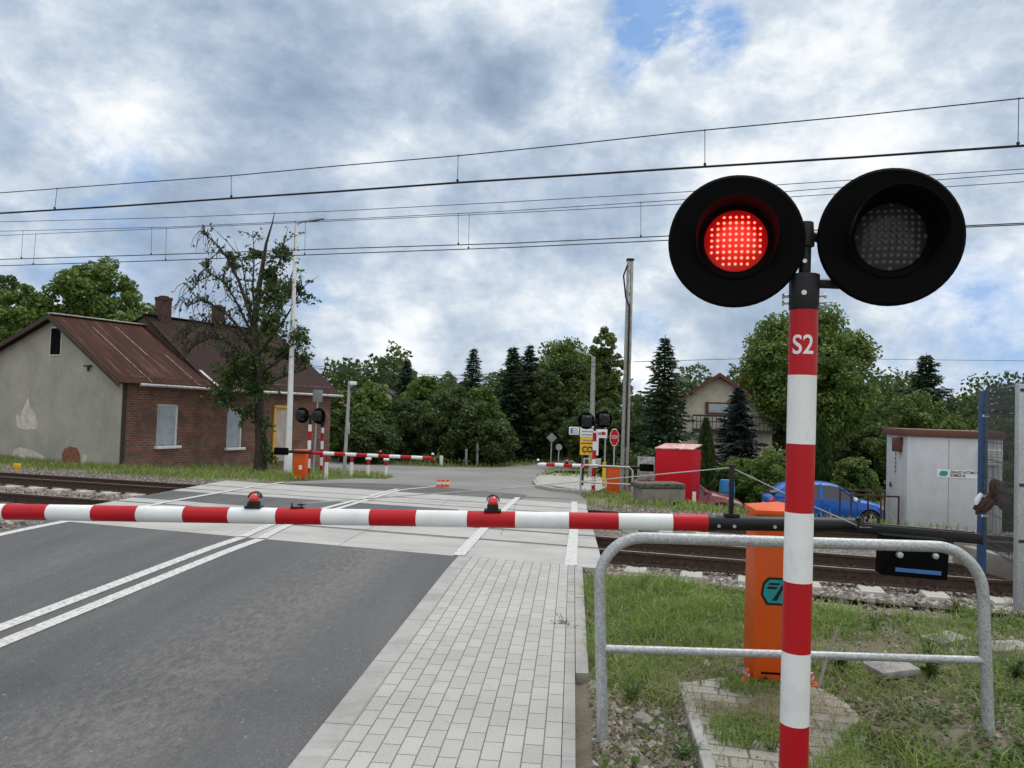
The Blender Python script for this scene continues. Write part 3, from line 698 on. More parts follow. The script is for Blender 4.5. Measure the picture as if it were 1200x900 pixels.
# ------------------------------------------------------------------ foreground signal, barrier, railing
def striped(mb, p0, p1, r, cuts, first=0, n=28):
    """post with stripes; cuts = heights along p0->p1 in metres"""
    p0, p1 = Vector(p0), Vector(p1); d = (p1-p0).normalized(); L = (p1-p0).length
    c = [0]+[x for x in cuts if 0 < x < L]+[L]; m = first
    for a, b in zip(c, c[1:]):
        mb.cyl(p0+d*a, p0+d*b, r, n=n, mi=m, caps=(a == 0 or b == L)); m = 1-m
def signal_light(root, c, nrm, rad, lens_r, lit, detail=True, bulge=True, visor=.2):
    """round black background board with lens, visor and LED dots"""
    n = Vector(nrm).normalized(); c = Vector(c)
    if detail: prof = [(.001, -.012), (rad-.02, -.012), (rad, -.004), (rad, .004), (rad-.012, .016), (rad-.03, .012), (lens_r+.035, .010), (lens_r+.03, .02), (lens_r+.008, .02), (lens_r+.004, .006), (.001, .006)]
    else: prof = [(.001, -.012), (rad, -.012), (rad, .012), (.001, .012)]
    bd = MB().lathe(prof, c, n, 56 if detail else 24).build('background_board', 'black_matt', root, smooth=40)
    # housing behind
    hs = MB().lathe([(.001, -.22), (lens_r*.9, -.22), (lens_r+.02, -.17), (lens_r+.03, -.013)], c, n, 28).build('lamp_housing', 'black_metal', root)
    if not detail: return
    ln = MB().lathe([(lens_r, .008), (lens_r*.8, .022), (lens_r*.5, .032), (.001, .037)], c, n, 40).build('lens', 'lens_lit' if lit else 'lens_dark', root, smooth=60)
    a, b = frame(n); sp = lens_r*2/10.6; mb = MB(); k = int(lens_r/sp)+1
    up = Vector((0, 0, 1)); up = (up-n*up.dot(n)).normalized(); rt = up.cross(n)
    for i in range(-k, k+1):
        for j in range(-k, k+1):
            d = math.hypot(i*sp, j*sp)
            lim = lens_r*.93 if lit else lens_r*.95
            if d > lim: continue
            h = .040*(1-(d/lens_r)**2)+.006
            p = c+rt*(i*sp)+up*(j*sp)+n*h
            mb.lathe([(sp*(.25 if lit else .42), -.002), (sp*(.18 if lit else .3), .004), (.0005, .006)], p, n, 8)
    mb.build('led_array', 'led_red' if lit else 'led_off', root, smooth=60)
    # visor: hood over the upper part of the lens
    rv = lens_r+.03; rings = []
    N_ = 40
    for k in range(N_+1):
        t = R(-38+256*k/N_); q = math.sin(t); f = sm(-.62, .25, q)
        ln_ = .02+visor*f
        d = rt*math.cos(t)+up*math.sin(t)
        rings.append([c+d*rv+n*.015, c+d*(rv+.012)+n*(.015+ln_), c+d*(rv+.006)+n*(.016+ln_), c+d*(rv-.006)+n*.016])
    MB().loft(rings).build('visor', 'black_matt', root, smooth=50)
def build_signal():
    base = at(928.5, 955, 3.4); base.z = 0
    top = at(942, 360, 3.4)
    ax = Vector((top.x, top.y, 0))
    root = thing('crossing_signal', 'large striped post marked S2 carrying two round black lights, left one lit red', 'crossing signal', (base.x, base.y, 0))
    L = lambda p: p-Vector((base.x, base.y, 0))
    P = lambda y: (lambda q: L(q))(at(942-(y-360)*(942-929.8)/540., y, 3.4))
    pb = L(Vector((base.x, base.y, -.05))); tp = P(360)
    d = (tp-pb).normalized(); cuts = [(P(y)-pb).dot(d) for y in (847, 763, 681, 600, 520, 440)]
    mb = MB(); striped(mb, pb, tp, .061, cuts, 1); mb.build('post', ['white_paint', 'red_paint'], root, smooth=40)
    # film seams on the stripes
    S = P(406)
    toc = (Vector((0, 0, 1.7))-Vector((base.x, base.y, 0))-S); toc.z = 0; toc.normalize()
    # lettering wrapped flat on the front of the post
    xax = Vector((-toc.y, toc.x, 0))
    me = text('lettering', 'S2', .118, 'white_plain', root, Matrix.Identity(4), .0006, xs=.86, bold=.0015)
    bm = bmesh.new(); bm.from_mesh(me.data)
    for k in range(-9, 10): bmesh.ops.bisect_plane(bm, geom=bm.verts[:]+bm.edges[:]+bm.faces[:], plane_co=(k*.006, 0, 0), plane_no=(1, 0, 0))
    bm.to_mesh(me.data); bm.free()
    o = S; rr = .0616
    for v in me.data.vertices:
        a = v.co.x/rr; q = toc*math.cos(a)+xax*math.sin(a); v.co = o+q*(rr+v.co.z)+d*v.co.y
    me.data.update()
    # clamp head
    mb = MB(); mb.cyl(tp-d*.015, tp+d*.145, .064, .066); mb.cyl(tp+d*.145, tp+d*.30, .026); mb.cyl(tp+d*.27, tp+d*.38, .04, .034)
    mb.build('mounting_head', 'black_metal', root, bevel=.004)
    for h in (.02, .05):
        for sx in (-1, 1): MB().cyl(tp+d*h+xax*sx*.05, tp+d*h+xax*sx*.083, .007, n=8).cyl(tp+d*h+xax*sx*.083, tp+d*h+xax*sx*.092, .013, n=6).build('bolt', 'silver', root)
    MB().cyl(tp+d*.055+toc*.06, tp+d*.055+toc*.076, .012, n=6).build('bolt', 'silver', root); MB().cyl(tp+d*.2+toc*.02, tp+d*.2+toc*.04, .01, n=6).build('bolt', 'silver', root)
    cl, cr = L(at(862, 283, 3.42)), L(at(1043, 278, 3.32))
    mb = MB(); mb.tube([tp+d*.11, cl*.35+(tp+d*.11)*.65+Vector((0, 0, -.01)), Vector((cl.x+.12, cl.y+.06, tp.z+.11))], .022, 10); mb.tube([tp+d*.11, Vector((cr.x-.12, cr.y+.1, tp.z+.11))], .022, 10)
    mb.cyl(tp+d*.33, cl+Vector((.25, .1, 0)), .02); mb.cyl(tp+d*.33, cr+Vector((-.25, .1, 0)), .02)
    mb.build('bracket', 'black_metal', root)
    signal_light(root, cl, (-.24, -1, -.05), .296, .137, True, visor=.13)
    signal_light(root, cr, (-.22, -1, -.05), .300, .146, False, visor=.17)

def boom_pts():
    return at(0, 599.5, 5.05), at(745, 611.3, 4.74)
def build_barrier():
    A, B = boom_pts(); d = (B-A).normalized()
    cab = gp(884, 806); base = Vector((cab.x, cab.y+.02, 0))
    root = thing('barrier', 'nearest red and white crossing barrier, lowered, on its orange cabinet behind the striped post', 'barrier', (base.x, base.y, 0), 0)
    L = lambda p: Vector(p)-Vector((base.x, base.y, 0))
    # cabinet in its own frame: left-front corner at base
    rot = Matrix.Rotation(-TH*1.2, 3, 'Z'); w, dp, h = .33, .32, 1.10
    Q = lambda x, y, z: rot @ Vector((x, y, z))
    mb = MB(); mb.box(Q(w/2, dp/2, .03+h/2-.03), (w, dp, h-.06), rot); c = mb.build('cabinet', 'orange_paint', root, bevel=.012)
    mb = MB()
    zt = h-.03
    a = [Q(-.012, -.012, zt), Q(w+.012, -.012, zt), Q(w+.012, dp+.012, zt), Q(-.012, dp+.012, zt)]
    b = [p+Vector((0, 0, .035)) for p in a]; ap = Q(w/2, dp/2, zt+.075)
    mb._add(a+b+[ap], [(3, 2, 1, 0), (0, 1, 5, 4), (1, 2, 6, 5), (2, 3, 7, 6), (3, 0, 4, 7), (4, 5, 8), (5, 6, 8), (6, 7, 8), (7, 4, 8)], 0)
    mb.build('lid', 'orange_paint', c, bevel=.006)
    mb = MB(); mb.box(Q(w/2, -.0025, .09), (w-.09, .004, .012), rot); mb.box(Q(w-.03, -.0025, .5), (.004, .004, .86), rot); mb.cyl(Q(.075, -.001, .055), Q(.075, -.008, .055), .011, n=12); mb.cyl(Q(.2, -.001, .13), Q(.2, -.005, .13), .007, n=10); mb.cyl(Q(w-.055, -.001, .8), Q(w-.055, -.012, .8), .016, n=14)
    mb.build('door_seam', 'black_matt', c)
    for x in (-.03, w+.03):
        for y in (.03,):
            MB().box(Q(x, y, .02), (.09, .09, .03), rot).cyl(Q(x, y, .035), Q(x, y, .075), .022, n=6, mi=1).cyl(Q(x, y, .075), Q(x, y, .1), .013, n=8, mi=1).build('foot', ['orange_paint', 'silver'], c, bevel=.004)
    # emblem: teal tilted badge with three black road strokes
    def badge(poly, off, mat, par, O=(.165, 0, .60), k=1.15):
        return MB().prism([Q(O[0]+x*k, -off, O[2]+z*k) for x, z in poly], rot @ Vector((0, -.0015, 0))).build('emblem', mat, par)
    oct_ = [(-.115, -.02), (-.085, -.075), (.085, -.075), (.115, -.045), (.115, .02), (.085, .075), (-.075, .075), (-.105, .045)]
    badge(oct_, .001, 'black_metal', c); badge([(x*.89, z*.84) for x, z in oct_], .0026, 'teal', c)
    for st in ([(-.055, -.05), (-.03, -.05), (.022, .052), (.006, .052)], [(.0, -.05), (.028, -.05), (.046, .052), (.03, .052)], [(-.085, .012), (-.035, .012), (-.025, .026), (-.077, .026)], [(-.075, .034), (-.02, .034), (-.012, .046), (-.068, .046)], [(.05, .012), (.09, .012), (.09, .024), (.05, .024)], [(.052, .034), (.088, .034), (.086, .045), (.052, .045)]):
        badge(st, .0043, 'black_metal', c)
    # boom: stripes measured along the bar
    xs_r = [(7.5, 59), (110, 164), (217, 271), (325, 379), (433.5, 489.5), (547.5, 605), (666, 725.5), (787, 828)]
    def at_x(px):       # point of the boom axis on the sight plane px
        best = None; lo, hi = -8., 8.
        q0 = A; 
        for _ in range(50):
            m = (lo+hi)/2; p = A+d*m
            # image x of p
            if img_x(p) < px: lo = m
            else: hi = m
        return A+d*lo
    end = at_x(829)
    cutp = [(at_x(x)-A).dot(d) for r in xs_r for x in r][:-1]
    st = cutp[1]-cutp[0]; left = []; k = cutp[0]-st
    while k > -3.0: left.append(k); k -= st
    left = left[::-1]; start = left[0]-st
    cuts = [x-start for x in left+cutp]
    par = len(left) % 2
    mb = MB(); striped(mb, L(A+d*start), L(end), .0515, cuts, 0 if par == 0 else 1, 24)
    for x in cuts: mb.cyl(L(A+d*(start+x-.004)), L(A+d*(start+x+.004)), .0522, n=24, caps=False)
    boom = mb.build('boom', ['white_paint', 'red_paint'], root, smooth=40)
    # beacon lamps
    for px, zz in ((297, 0), (577, 0)):
        p = L(at_x(px))+Vector((0, 0, .05))
        lp = MB(); lp.box(p+Vector((0, 0, .006)), (.105, .07, .014)); lp.box(p+Vector((0, 0, .02)), (.07, .06, .03)); lp.cyl(p+Vector((0, .0, .03)), p+Vector((0, 0, .045)), .036, .034, n=20)
        # half hood behind the dome
        rings = []
        for k in range(13):
            t = R(180*k/12); dd = Vector((math.cos(t), .0, math.sin(t)))
            rings.append([p+Vector((0, .0, .06))+dd*.036+Vector((0, -.004, 0)), p+Vector((0, 0, .06))+dd*.042+Vector((0, -.004, 0)), p+Vector((0, 0, .06))+dd*.042+Vector((0, .045, 0)), p+Vector((0, 0, .06))+dd*.036+Vector((0, .045, 0))])
        lp.loft(rings)
        ho = lp.build('beacon', 'black_metal', boom, bevel=.003)
        MB().sphere(p+Vector((0, 0, .06)), .0315, 20, 12, zs=1.1).build('beacon_dome', 'lamp_red', ho, smooth=60)
    # spring clip on the bar
    p = L(at_x(348))+Vector((0, 0, .052)); mb = MB()
    mb.box(p+Vector((0, 0, .004)), (.085, .03, .008)); mb.cyl(p+Vector((-.035, 0, 0)), p+Vector((-.035, 0, .03)), .005, n=8); mb.cyl(p+Vector((.02, 0, 0)), p+Vector((.03, 0, .025)), .006, n=8); mb.cyl(p+Vector((.0, 0, .02)), p+Vector((.055, 0, .03)), .005, n=8)
    mb.build('stay_clip', 'black_metal', boom); clip_top = p+Vector((.03, 0, .03))
    # black sleeve, bolted
    p0, p1 = at_x(827), at_x(1010); e2 = at_x(1060)
    mb = MB(); mb.cyl(L(p0), L(p1), .044, .043, n=22); mb.cyl(L(p0), L(at_x(838)), .05, n=22)
    mb.build('sleeve', 'black_metal', boom, bevel=.003)
    mb = MB()
    for px in (836, 845, 854, 863):
        q = L(at_x(px)); mb.cyl(q+Vector((0, 0, .042)), q+Vector((0, 0, .054)), .011, n=6)
    for px in (840, 858, 905):
        q = L(at_x(px)); mb.cyl(q+Vector((0, -.04, -.012)), q+Vector((0, -.052, -.012)), .011, n=6)
    mb.build('sleeve_bolts', 'silver', boom)
    # flat arm of the counterweight
    q0 = at_x(975); q1 = at(1148, 630, at_x(1148).y); mb = MB(); da = (q1-q0).normalized()
    mid = L((q0+q1)/2); ang = Matrix.Rotation(math.atan2(da.y, da.x), 3, 'Z') @ Matrix.Rotation(-math.asin(da.z), 3, 'Y')
    mb.box(mid+Vector((0, -.03, -.005)), ((q1-q0).length, .014, .06), ang); mb.box(mid+Vector((0, .05, -.005)), ((q1-q0).length, .014, .06), ang)
    mb.build('counterweight_arm', 'black_metal', root, bevel=.003)
    c0, c1 = at(1037, 642, 4.35), at(1113, 679, 4.35); cc = L((c0+c1)/2)
    mb = MB(); mb.box(cc+Vector((0, .06, .03)), ((c1-c0).length*.9, .10, abs(c1.z-c0.z)+.06), ang); cw = mb.build('counterweight', 'black_matt', root, bevel=.008)
    mb = MB()
    for f in (-.1, .1): mb.cyl(cc+Vector((f, .012, .045)), cc+Vector((f, -.012, .045)), .019, .017, n=16)
    mb.build('counterweight_bolts', 'silver', cw, bevel=.003)
    MB().box(cc+Vector((.01, .0085, -.045)), (.25, .004, .022), ang).build('stripe', 'blue_stripe', cw)
    # stay mast with ropes
    m0 = at_x(857); m1 = at(857, 548, m0.y)
    mb = MB(); mb.box(L((m0+m1)/2)+Vector((0, 0, .02)), (.026, .026, (m1-m0).length-.02)); mb.cyl(L(m1), L(m1)+Vector((0, 0, .02)), .016, n=10)
    mb.box(L(m0)+Vector((0, 0, .05)), (.09, .05, .02))
    mast = mb.build('stay_mast', 'black_metal', boom, bevel=.003)
    mt = L(m1)
    MB().tube([mt, clip_top*.5+mt*.5+Vector((0, 0, -.012)), clip_top], .0035, 6).build('stay_rope', 'rope', boom)
    rp = L(at(1012, 619, 4.55))
    MB().tube([mt, rp*.5+mt*.5+Vector((0, 0, -.008)), rp], .0035, 6).build('stay_rope', 'rope', boom)
    mb = MB(); mb.box(rp+Vector((0, 0, -.0)), (.09, .04, .012)); mb.cyl(rp+Vector((-.03, 0, 0)), rp+Vector((-.03, 0, .05)), .007, n=8); mb.box(rp+Vector((-.03, 0, .05)), (.03, .02, .02)); mb.build('rope_shackle', 'black_metal', boom)
def img_x(p):
    q = Vector(p)-Vector((0, 0, EYE)); cp, sp = math.cos(PITCH), math.sin(PITCH)
    z = q.y*cp+q.z*sp; yr = -q.y*sp+q.z*cp; xr = q.x
    c, s = math.cos(ROLL), math.sin(ROLL); return 600+F*(xr*c+yr*s)/z
def build_railing():
    Y = 4.08; a = at(707, 862, Y); b = at(1160, 846, Y-.02)
    tl, tr = at(701.5, 628.5, Y), at(1150, 642, Y-.02)
    root = thing('guard_railing', 'galvanised tube railing with rounded corners beside the pavement, behind the S2 post', 'railing', (a.x, a.y, 0))
    O = Vector((a.x, a.y, 0)); L = lambda p: p-O
    rad = .24
    A0 = L(Vector((a.x, a.y, -.1))); B0 = L(Vector((b.x, b.y, -.05))); T0, T1 = L(tl), L(tr)
    def arc(c0, c, c1, n=9): return [(c0*(1-t)**2+c*2*t*(1-t)+c1*t*t) for t in [i/n for i in range(n+1)]]
    ux, e = (T1-T0).normalized(), (A0-T0).normalized(); e2 = (B0-T1).normalized()
    def rc(c, d1, d2): # quarter circle
        k = .5523; p0, p3 = c+d1*rad, c+d2*rad; p1, p2 = p0-d1*rad*k, p3-d2*rad*k
        return [p0*(1-t)**3+p1*3*t*(1-t)**2+p2*3*t*t*(1-t)+p3*t**3 for t in [i/12 for i in range(13)]]
    path = [A0]+rc(T0, e, ux)+rc(T1, -ux, e2)+[B0]
    MB().tube(path, .0295, 18).build('frame', 'galvanised', root, smooth=60)
    c0, c1 = L(at(705, 760, Y)), L(at(1157, 774, Y-.02)); MB().cyl(c0, c1, .0205, n=16).build('crossbar', 'galvanised', root, smooth=60)

# ------------------------------------------------------------------ far side of the crossing
def small_signal(base, h, label, group, nrm, rad=.3, lean=0, heads=((-.33, 0), (.33, 0)), stripe=.31):
    root = thing('crossing_signal', label, 'crossing signal', base, 0, group)
    mb = MB(); striped(mb, (0, 0, 0), (0, 0, h), .058, [stripe*i for i in range(1, 12)], 1, 14); mb.build('post', ['white_paint', 'red_paint'], root)
    MB().cyl((0, 0, h), (0, 0, h+.34), .05, .03, n=12).build('mounting_head', 'black_metal', root)
    n = Vector(nrm).normalized(); side = Vector((-n.y, n.x, 0)).normalized()
    for sx, dz in heads:
        c = Vector((0, 0, h+.3+dz))+side*sx
        signal_light(root, c, n, rad, .14, False, detail=False)
        m = MB(); a, b = frame(n)
        MB().box(c-n*.12, (.3, .12, .34), Matrix.Rotation(math.atan2(n.y, n.x)+math.pi/2, 3, 'Z')).build('terminal_box', 'dark_plastic', root, bevel=.015)
    MB().cyl(Vector((0, 0, h+.3))-side*.3, Vector((0, 0, h+.3))+side*.3, .025, n=10).build('bracket', 'black_metal', root)
    return root
def far_barrier(base, label, dirv, height, L_, arm_back, n_st, first, w=.36, h=.9, lamps=(), tilt=0.):
    root = thing('barrier', label, 'barrier', base, 0, 'crossing barriers beyond the tracks')
    d = Vector(dirv).normalized(); rot = Matrix.Rotation(math.atan2(d.y, d.x), 3, 'Z'); sd = rot @ Vector((0, -1, 0))
    cb = MB().box((0, 0, h/2), (w, w*.9, h), rot).build('cabinet', 'orange_paint', root, bevel=.02)
    MB().box((0, 0, h+.02), (w+.03, w*.9+.03, .05), rot).build('lid', 'orange_paint', cb, bevel=.02)
    MB().box(Vector((0, 0, h*.45))+rot @ Vector((.04, -w*.45-.004, 0)), (.10, .006, .13), rot).build('sticker', 'white_plain', cb)
    z = Vector((0, 0, height)); off = sd*(w*.45+.09)
    mb = MB(); stp = L_/n_st
    dd = (d+Vector((0, 0, tilt))).normalized()
    s0 = w/2+.25
    striped(mb, z+off+dd*s0, z+off+dd*(s0+L_), .055, [stp*i for i in range(1, n_st)], first, 14)
    bo = mb.build('boom', ['white_paint', 'red_paint'], root)
    MB().cyl(z+off-dd*arm_back, z+off+dd*(s0+.02), .045, n=12).build('sleeve', 'black_metal', bo)
    MB().box(z+off-dd*(arm_back), (.42, .16, .22), rot).build('counterweight', 'black_matt', root, bevel=.02)
    for k in lamps:
        p = z+off+dd*(s0+L_*k)+Vector((0, 0, .055)); MB().cyl(p, p+Vector((0, 0, .05)), .05, .045, n=10).sphere(p+Vector((0, 0, .07)), .045, 10, 6, mi=1).build('beacon', ['black_metal', 'lamp_red' if k < .95 else 'white_plain'], bo)
    return root
def sign_face(root, name, c, w, h, mat, rz=0., t=.02):
    return MB().box(c, (w, t, h), Matrix.Rotation(rz, 3, 'Z')).build(name, mat, root, bevel=.003)
def build_far_left():
    b = gp(352, 562.5)
    far_barrier((b.x, b.y, b.z), 'lowered striped barrier with orange cabinet in front of the brick house', (.985, -.05, 0), .88, 3.75, .55, 11, 1, lamps=(.56, .99), tilt=-.012)
    sb = gp(361, 559); small_signal((sb.x, sb.y, sb.z), 1.78, 'striped signal post with black lights right behind the orange cabinet by the house', 'striped signals beyond the tracks', (.35, .93, 0), .27)
    sb = gp(376, 555); small_signal((sb.x, sb.y, sb.z), 1.75, 'striped signal with edge-on lights at the far left, right of another signal post', 'striped signals beyond the tracks', (.93, .1, -.0), .27, heads=((-.3, 0), (.3, .05)))
    # lamp post
    p = gp(337, 556); root = thing('street_lamp', 'tall white tapered street lamp at the left edge of the crossing, beside the tree', 'street lamp', p)
    top = at(347, 263, p.y)-p
    MB().cyl((0, 0, -.1), top, .12, .055, n=16).build('pole', 'white_plain', root, smooth=50)
    e = at(362, 258.5, p.y)-p; MB().tube([top, top.lerp(e, .5)+Vector((0, 0, .03)), e], [.04, .035, .03], 8).build('arm', 'grey_pole', root)
    e2 = at(380, 256, p.y)-p; MB().loft([[e+Vector((0, y, z)) for y, z in ((-.08, -.03), (.08, -.03), (.06, .05), (-.06, .05))], [e.lerp(e2, .5)+Vector((0, y, z)) for y, z in ((-.14, -.03), (.14, -.03), (.09, .06), (-.09, .06))], [e2+Vector((0, y, z)) for y, z in ((-.08, -.01), (.08, -.01), (.05, .02), (-.05, .02))]]).build('lamp_head', 'grey_pole', root)
    MB().cyl((0, 0, 0), (0, 0, .8), .15, .14, n=16).build('base_sleeve', 'white_plain', root, bevel=.03)
    # camera pole
    p = gp(403, 558); root = thing('camera_pole', 'slim white pole carrying a small white camera at its top, behind the bollards', 'camera pole', p)
    top = at(409.5, 449, p.y)-p; MB().cyl((0, 0, -.1), top, .07, .055, n=12).build('pole', 'grey_pole', root)
    MB().cyl(top, top+Vector((0, 0, .25)), .02, n=8).build('aerial', 'black_metal', root)
    MB().box(top+Vector((.12, -.05, .0)), (.25, .3, .13), Matrix.Rotation(.5, 3, 'Z')).box(top+Vector((.05, 0, -.1)), (.14, .05, .05)).build('camera', 'white_plain', root, bevel=.02)
    MB().box(top+Vector((.16, 0, -.22)), (.2, .16, .12)).build('junction_box', 'dark_plastic', root, bevel=.02)
    MB().box(Vector((.1, -.05, 1.75)), (.1, .1, .42)).build('control_box', 'grey_pole', root, bevel=.01)
    # grey back of a road sign
    p = gp(367, 556); root = thing('road_sign', 'grey back of a square road sign on a thin pole beside the house', 'road sign', p)
    top = at(373, 457, p.y)-p; MB().cyl((0, 0, 0), top, .03, n=8).build('pole', 'grey_pole', root)
    sign_face(root, 'panel', top+Vector((0, -.05, -.22)), .36, .44, 'sign_grey')
    # bollards
    proto = None
    lb = ['white bollard with red band nearest the orange cabinet', 'white and red bollard beside the foot of the camera pole', 'white bollard third from the orange cabinet, under the lowered boom', 'white bollard farthest right, under the tip half of the boom']
    for i, (x, y0, y1) in enumerate(((382, 561, 529.5), (411.5, 559, 531), (431, 559.5, 536), (452, 560, 537))):
        b = gp(x, y0); t = at(x+1.5, y1, b.y)
        if proto is None:
            h = t.z-b.z; proto = thing('bollard', lb[i], 'bollard', b, 0, 'bollards in front of the left boom')
            mb = MB(); mb.cyl((0, 0, -.05), (0, 0, h*.62), .062, n=14); mb.cyl((0, 0, h*.62), (0, 0, h*.86), .062, n=14, mi=1); mb.build('post', ['white_paint', 'red_paint'], proto)
            MB().cyl((-.1, 0, h*.93), (.1, 0, h*.93), .06, n=12).build('cap', 'white_paint', proto, bevel=.01); o = proto
        else:
            o = copy_tree(proto); o.location = b; o['label'] = lb[i]; o.scale = (1, 1, (t.z-b.z)/h)
    # yellow marker by the rails
    b = gp(20, 551); o = MB().box((0, 0, .12), (.16, .12, .13)).cyl((0, 0, -.05), (0, 0, .06), .04).build('marker_block', 'yellow_paint', None, bevel=.012, loc=b); tag(o, 'small yellow marker block in the grass by the far rail, left edge', 'marker')
    # three orange plates standing on the asphalt
    proto = None
    for i, x in enumerate((514, 519.2, 524.4)):
        b = gp(x, 571); rw = .075
        if proto is None:
            proto = thing('traffic_post', 'x', 'traffic post', b, 0, 'orange and white traffic posts on the far asphalt')
            MB().cyl((0, 0, 0), (0, 0, .03), .09, n=12).build('base', 'cone_orange', proto, bevel=.005)
            MB().cyl((0, 0, .03), (0, 0, .22), .062, .055, n=12).cyl((0, 0, .22), (0, 0, .26), .052, .02, n=12).build('body', 'cone_orange', proto)
            MB().cyl((0, 0, .09), (0, 0, .17), .0645, .0625, n=12).build('band', 'white_paint', proto); o = proto
        else: o = copy_tree(proto); o.location = b
        o['label'] = ['small orange and white traffic post, left one of three on the asphalt', 'small orange and white traffic post, middle one of three on the asphalt', 'small orange and white traffic post, right one of three on the asphalt'][i]
def lines_of_text(root, c, w, h, rows, mat, rz, par, t=.013):
    mb = MB(); rot = Matrix.Rotation(rz, 3, 'Z')
    for i in range(rows):
        z = h*(.5-(i+.7)/(rows+.4)); x = -w*.42
        while x < w*.40:
            l = random.uniform(.04, .13)*w; l = min(l, w*.42-x)
            mb.box(Vector(c)+rot @ Vector((x+l/2, -t, z)), (l*.86, .003, h*.28/rows*1.2), rot); x += l
    return mb.build('writing', mat, par)
def build_far_right():
    b = gp(718, 581); base = (b.x, b.y, b.z)
    far_barrier(base, 'lowered striped barrier with orange cabinet beyond the tracks on the right', (-.995, -.0, 0), .86, 1.86, 1.05, 7, 0, w=.37, h=.86, lamps=(.52, .99))
    sb = gp(695, 579); r = small_signal((sb.x, sb.y, sb.z), 1.95, 'striped signal post seen from behind, right of the yellow notice board', 'striped signals beyond the tracks', (-.05, 1, 0), .262, heads=((-.27, .06), (.27, .0)), stripe=.27)
    # small galvanised railing
    a = gp(680, 580); c = gp(738, 582); c = Vector((c.x, a.y-.05, hz(c.x, a.y-.05))); ht, m = at(681, 545, a.y).z-a.z, at(681, 565, a.y).z-a.z
    root = thing('guard_railing', 'low galvanised tube railing around the far orange cabinet', 'railing', a); q = c-a
    MB().tube([(0, 0, -.05), (0, 0, ht-.1), (.1, 0, ht), q+Vector((-.1, 0, ht)), q+Vector((0, 0, ht-.1)), q+Vector((0, 0, -.05))], .03, 10).build('frame', 'galvanised', root)
    MB().cyl((0, 0, m), q+Vector((0, 0, m)), .022, n=8).build('crossbar', 'galvanised', root)
    # yellow delineator
    b = gp(707.5, 574); o = MB().box((0, 0, .45), (.13, .06, .9)).box((0, 0, .93), (.13, .05, .06)).build('marker_post', 'yellow_paint', None, bevel=.01, loc=b); tag(o, 'thin yellow marker post left of the far orange cabinet', 'marker post')
    # notice boards on one stand
    b = gp(690, 573); root = thing('notice_board', 'yellow notice board with large CO above a smaller board, on a dark stand', 'notice board', b)
    Y = b.y; cy = at(690.5, 523, Y)-b
    w = .55; h = (at(690, 513, Y)-at(690, 533.5, Y)).z
    for x in (-.22, .2): MB().cyl((x, .05, -.1), (x, .05, cy.z+.3), .035, n=8).build('leg', 'black_metal', root)
    yb = sign_face(root, 'panel', cy+Vector((-.05, 0, 0)), w, h, 'yellow_paint', -.12, .04)
    cc = cy+Vector((-.05, 0, 0))
    rot = Matrix.Rotation(-.12, 3, 'Z')
    text('lettering', 'CO', h*.46, 'text_dark', yb, basis(cc+rot @ Vector((-.01, -.023, -h*.20)), rot @ Vector((1, 0, 0)), rot @ Vector((0, -1, 0))), .002, xs=.9, bold=.012)
    MB().box(cc+rot @ Vector((0, -.022, h*.17)), (w*.86, .004, h*.06), rot).build('stroke', 'text_dark', yb)
    lines_of_text(root, cc+Vector((0, 0, h*.33)), w*.8, h*.2, 1, 'sign_grey', -.12, yb, .022)
    MB().box(cc+rot @ Vector((w/2+.06, .03, 0)), (.08, .04, h), rot).build('side_panel', 'white_plain', root)
    lo = at(694, 541, Y)-b; pb = sign_face(root, 'panel', lo, .62, .24, 'board_grey', -.05, .03)
    MB().box(lo+Vector((-.2, -.02, 0)), (.12, .006, .16)).build('picture', 'text_dark', pb); MB().box(lo+Vector((.02, -.02, 0)), (.22, .006, .12)).build('picture', 'yellow_paint', pb)
    # direction signs
    Y = 30.; g = at(686, 570, Y); g.z = hz(g.x, g.y); root = thing('direction_sign', 'white direction sign with a pointed left wing and a wide panel behind the far signal', 'direction sign', g)
    for px in (682, 708): q = at(px, 570, Y); MB().cyl((q.x-g.x, .03, -.1), (q.x-g.x, .03, at(px, 500, Y).z-g.z), .03, n=8).build('pole', 'grey_pole', root)
    def pan(x0, y0, x1, y1, rows, off=0.):
        a, c = at(x0, y0, Y-off)-g, at(x1, y1, Y-off)-g; m = (a+c)/2; o = sign_face(root, 'panel', m, abs(c.x-a.x), abs(c.z-a.z), 'white_plain'); lines_of_text(root, m, abs(c.x-a.x)*.9, abs(c.z-a.z), rows, 'sign_grey', 0, o); return m, o
    m, o = pan(667, 500, 678.5, 509.5, 3); MB().box(m+Vector((-.1, -.014, 0)), (.09, .004, .2)).build('symbol', 'blue_stripe', o)
    pan(680, 499, 697.5, 512.5, 3); m, o = pan(699, 503, 711.5, 513.5, 1, .05); MB().cyl(m+Vector((.06, -.012, .02)), m+Vector((.06, -.018, .02)), .07, n=12).build('symbol', 'red_paint', o)
    # stop sign
    Y = 30.; g = at(719, 572, Y); g.z = hz(g.x, g.y); root = thing('stop_sign', 'red octagonal STOP sign on a thin grey pole left of the tall concrete pole', 'stop sign', g)
    c = at(720, 512.5, Y)-g; MB().cyl((0, .03, -.1), c+Vector((0, .03, .2)), .03, n=8).build('pole', 'grey_pole', root)
    def octo(r, y, mat, kx=.52):
        return MB().prism([c+Vector((math.cos(R(22.5+45*i))*r*kx, y, math.sin(R(22.5+45*i))*r)) for i in range(8)], (0, .008, 0))
    octo(.36, -.01, 'w').build('rim', 'white_paint', root); pl = octo(.325, -.02, 'r').build('plate', 'red_paint', root)
    text('lettering', 'STOP', .2, 'white_paint', pl, basis(c+Vector((0, -.023, 0)), (1, 0, 0), (0, -1, 0)), .001, xs=.5)
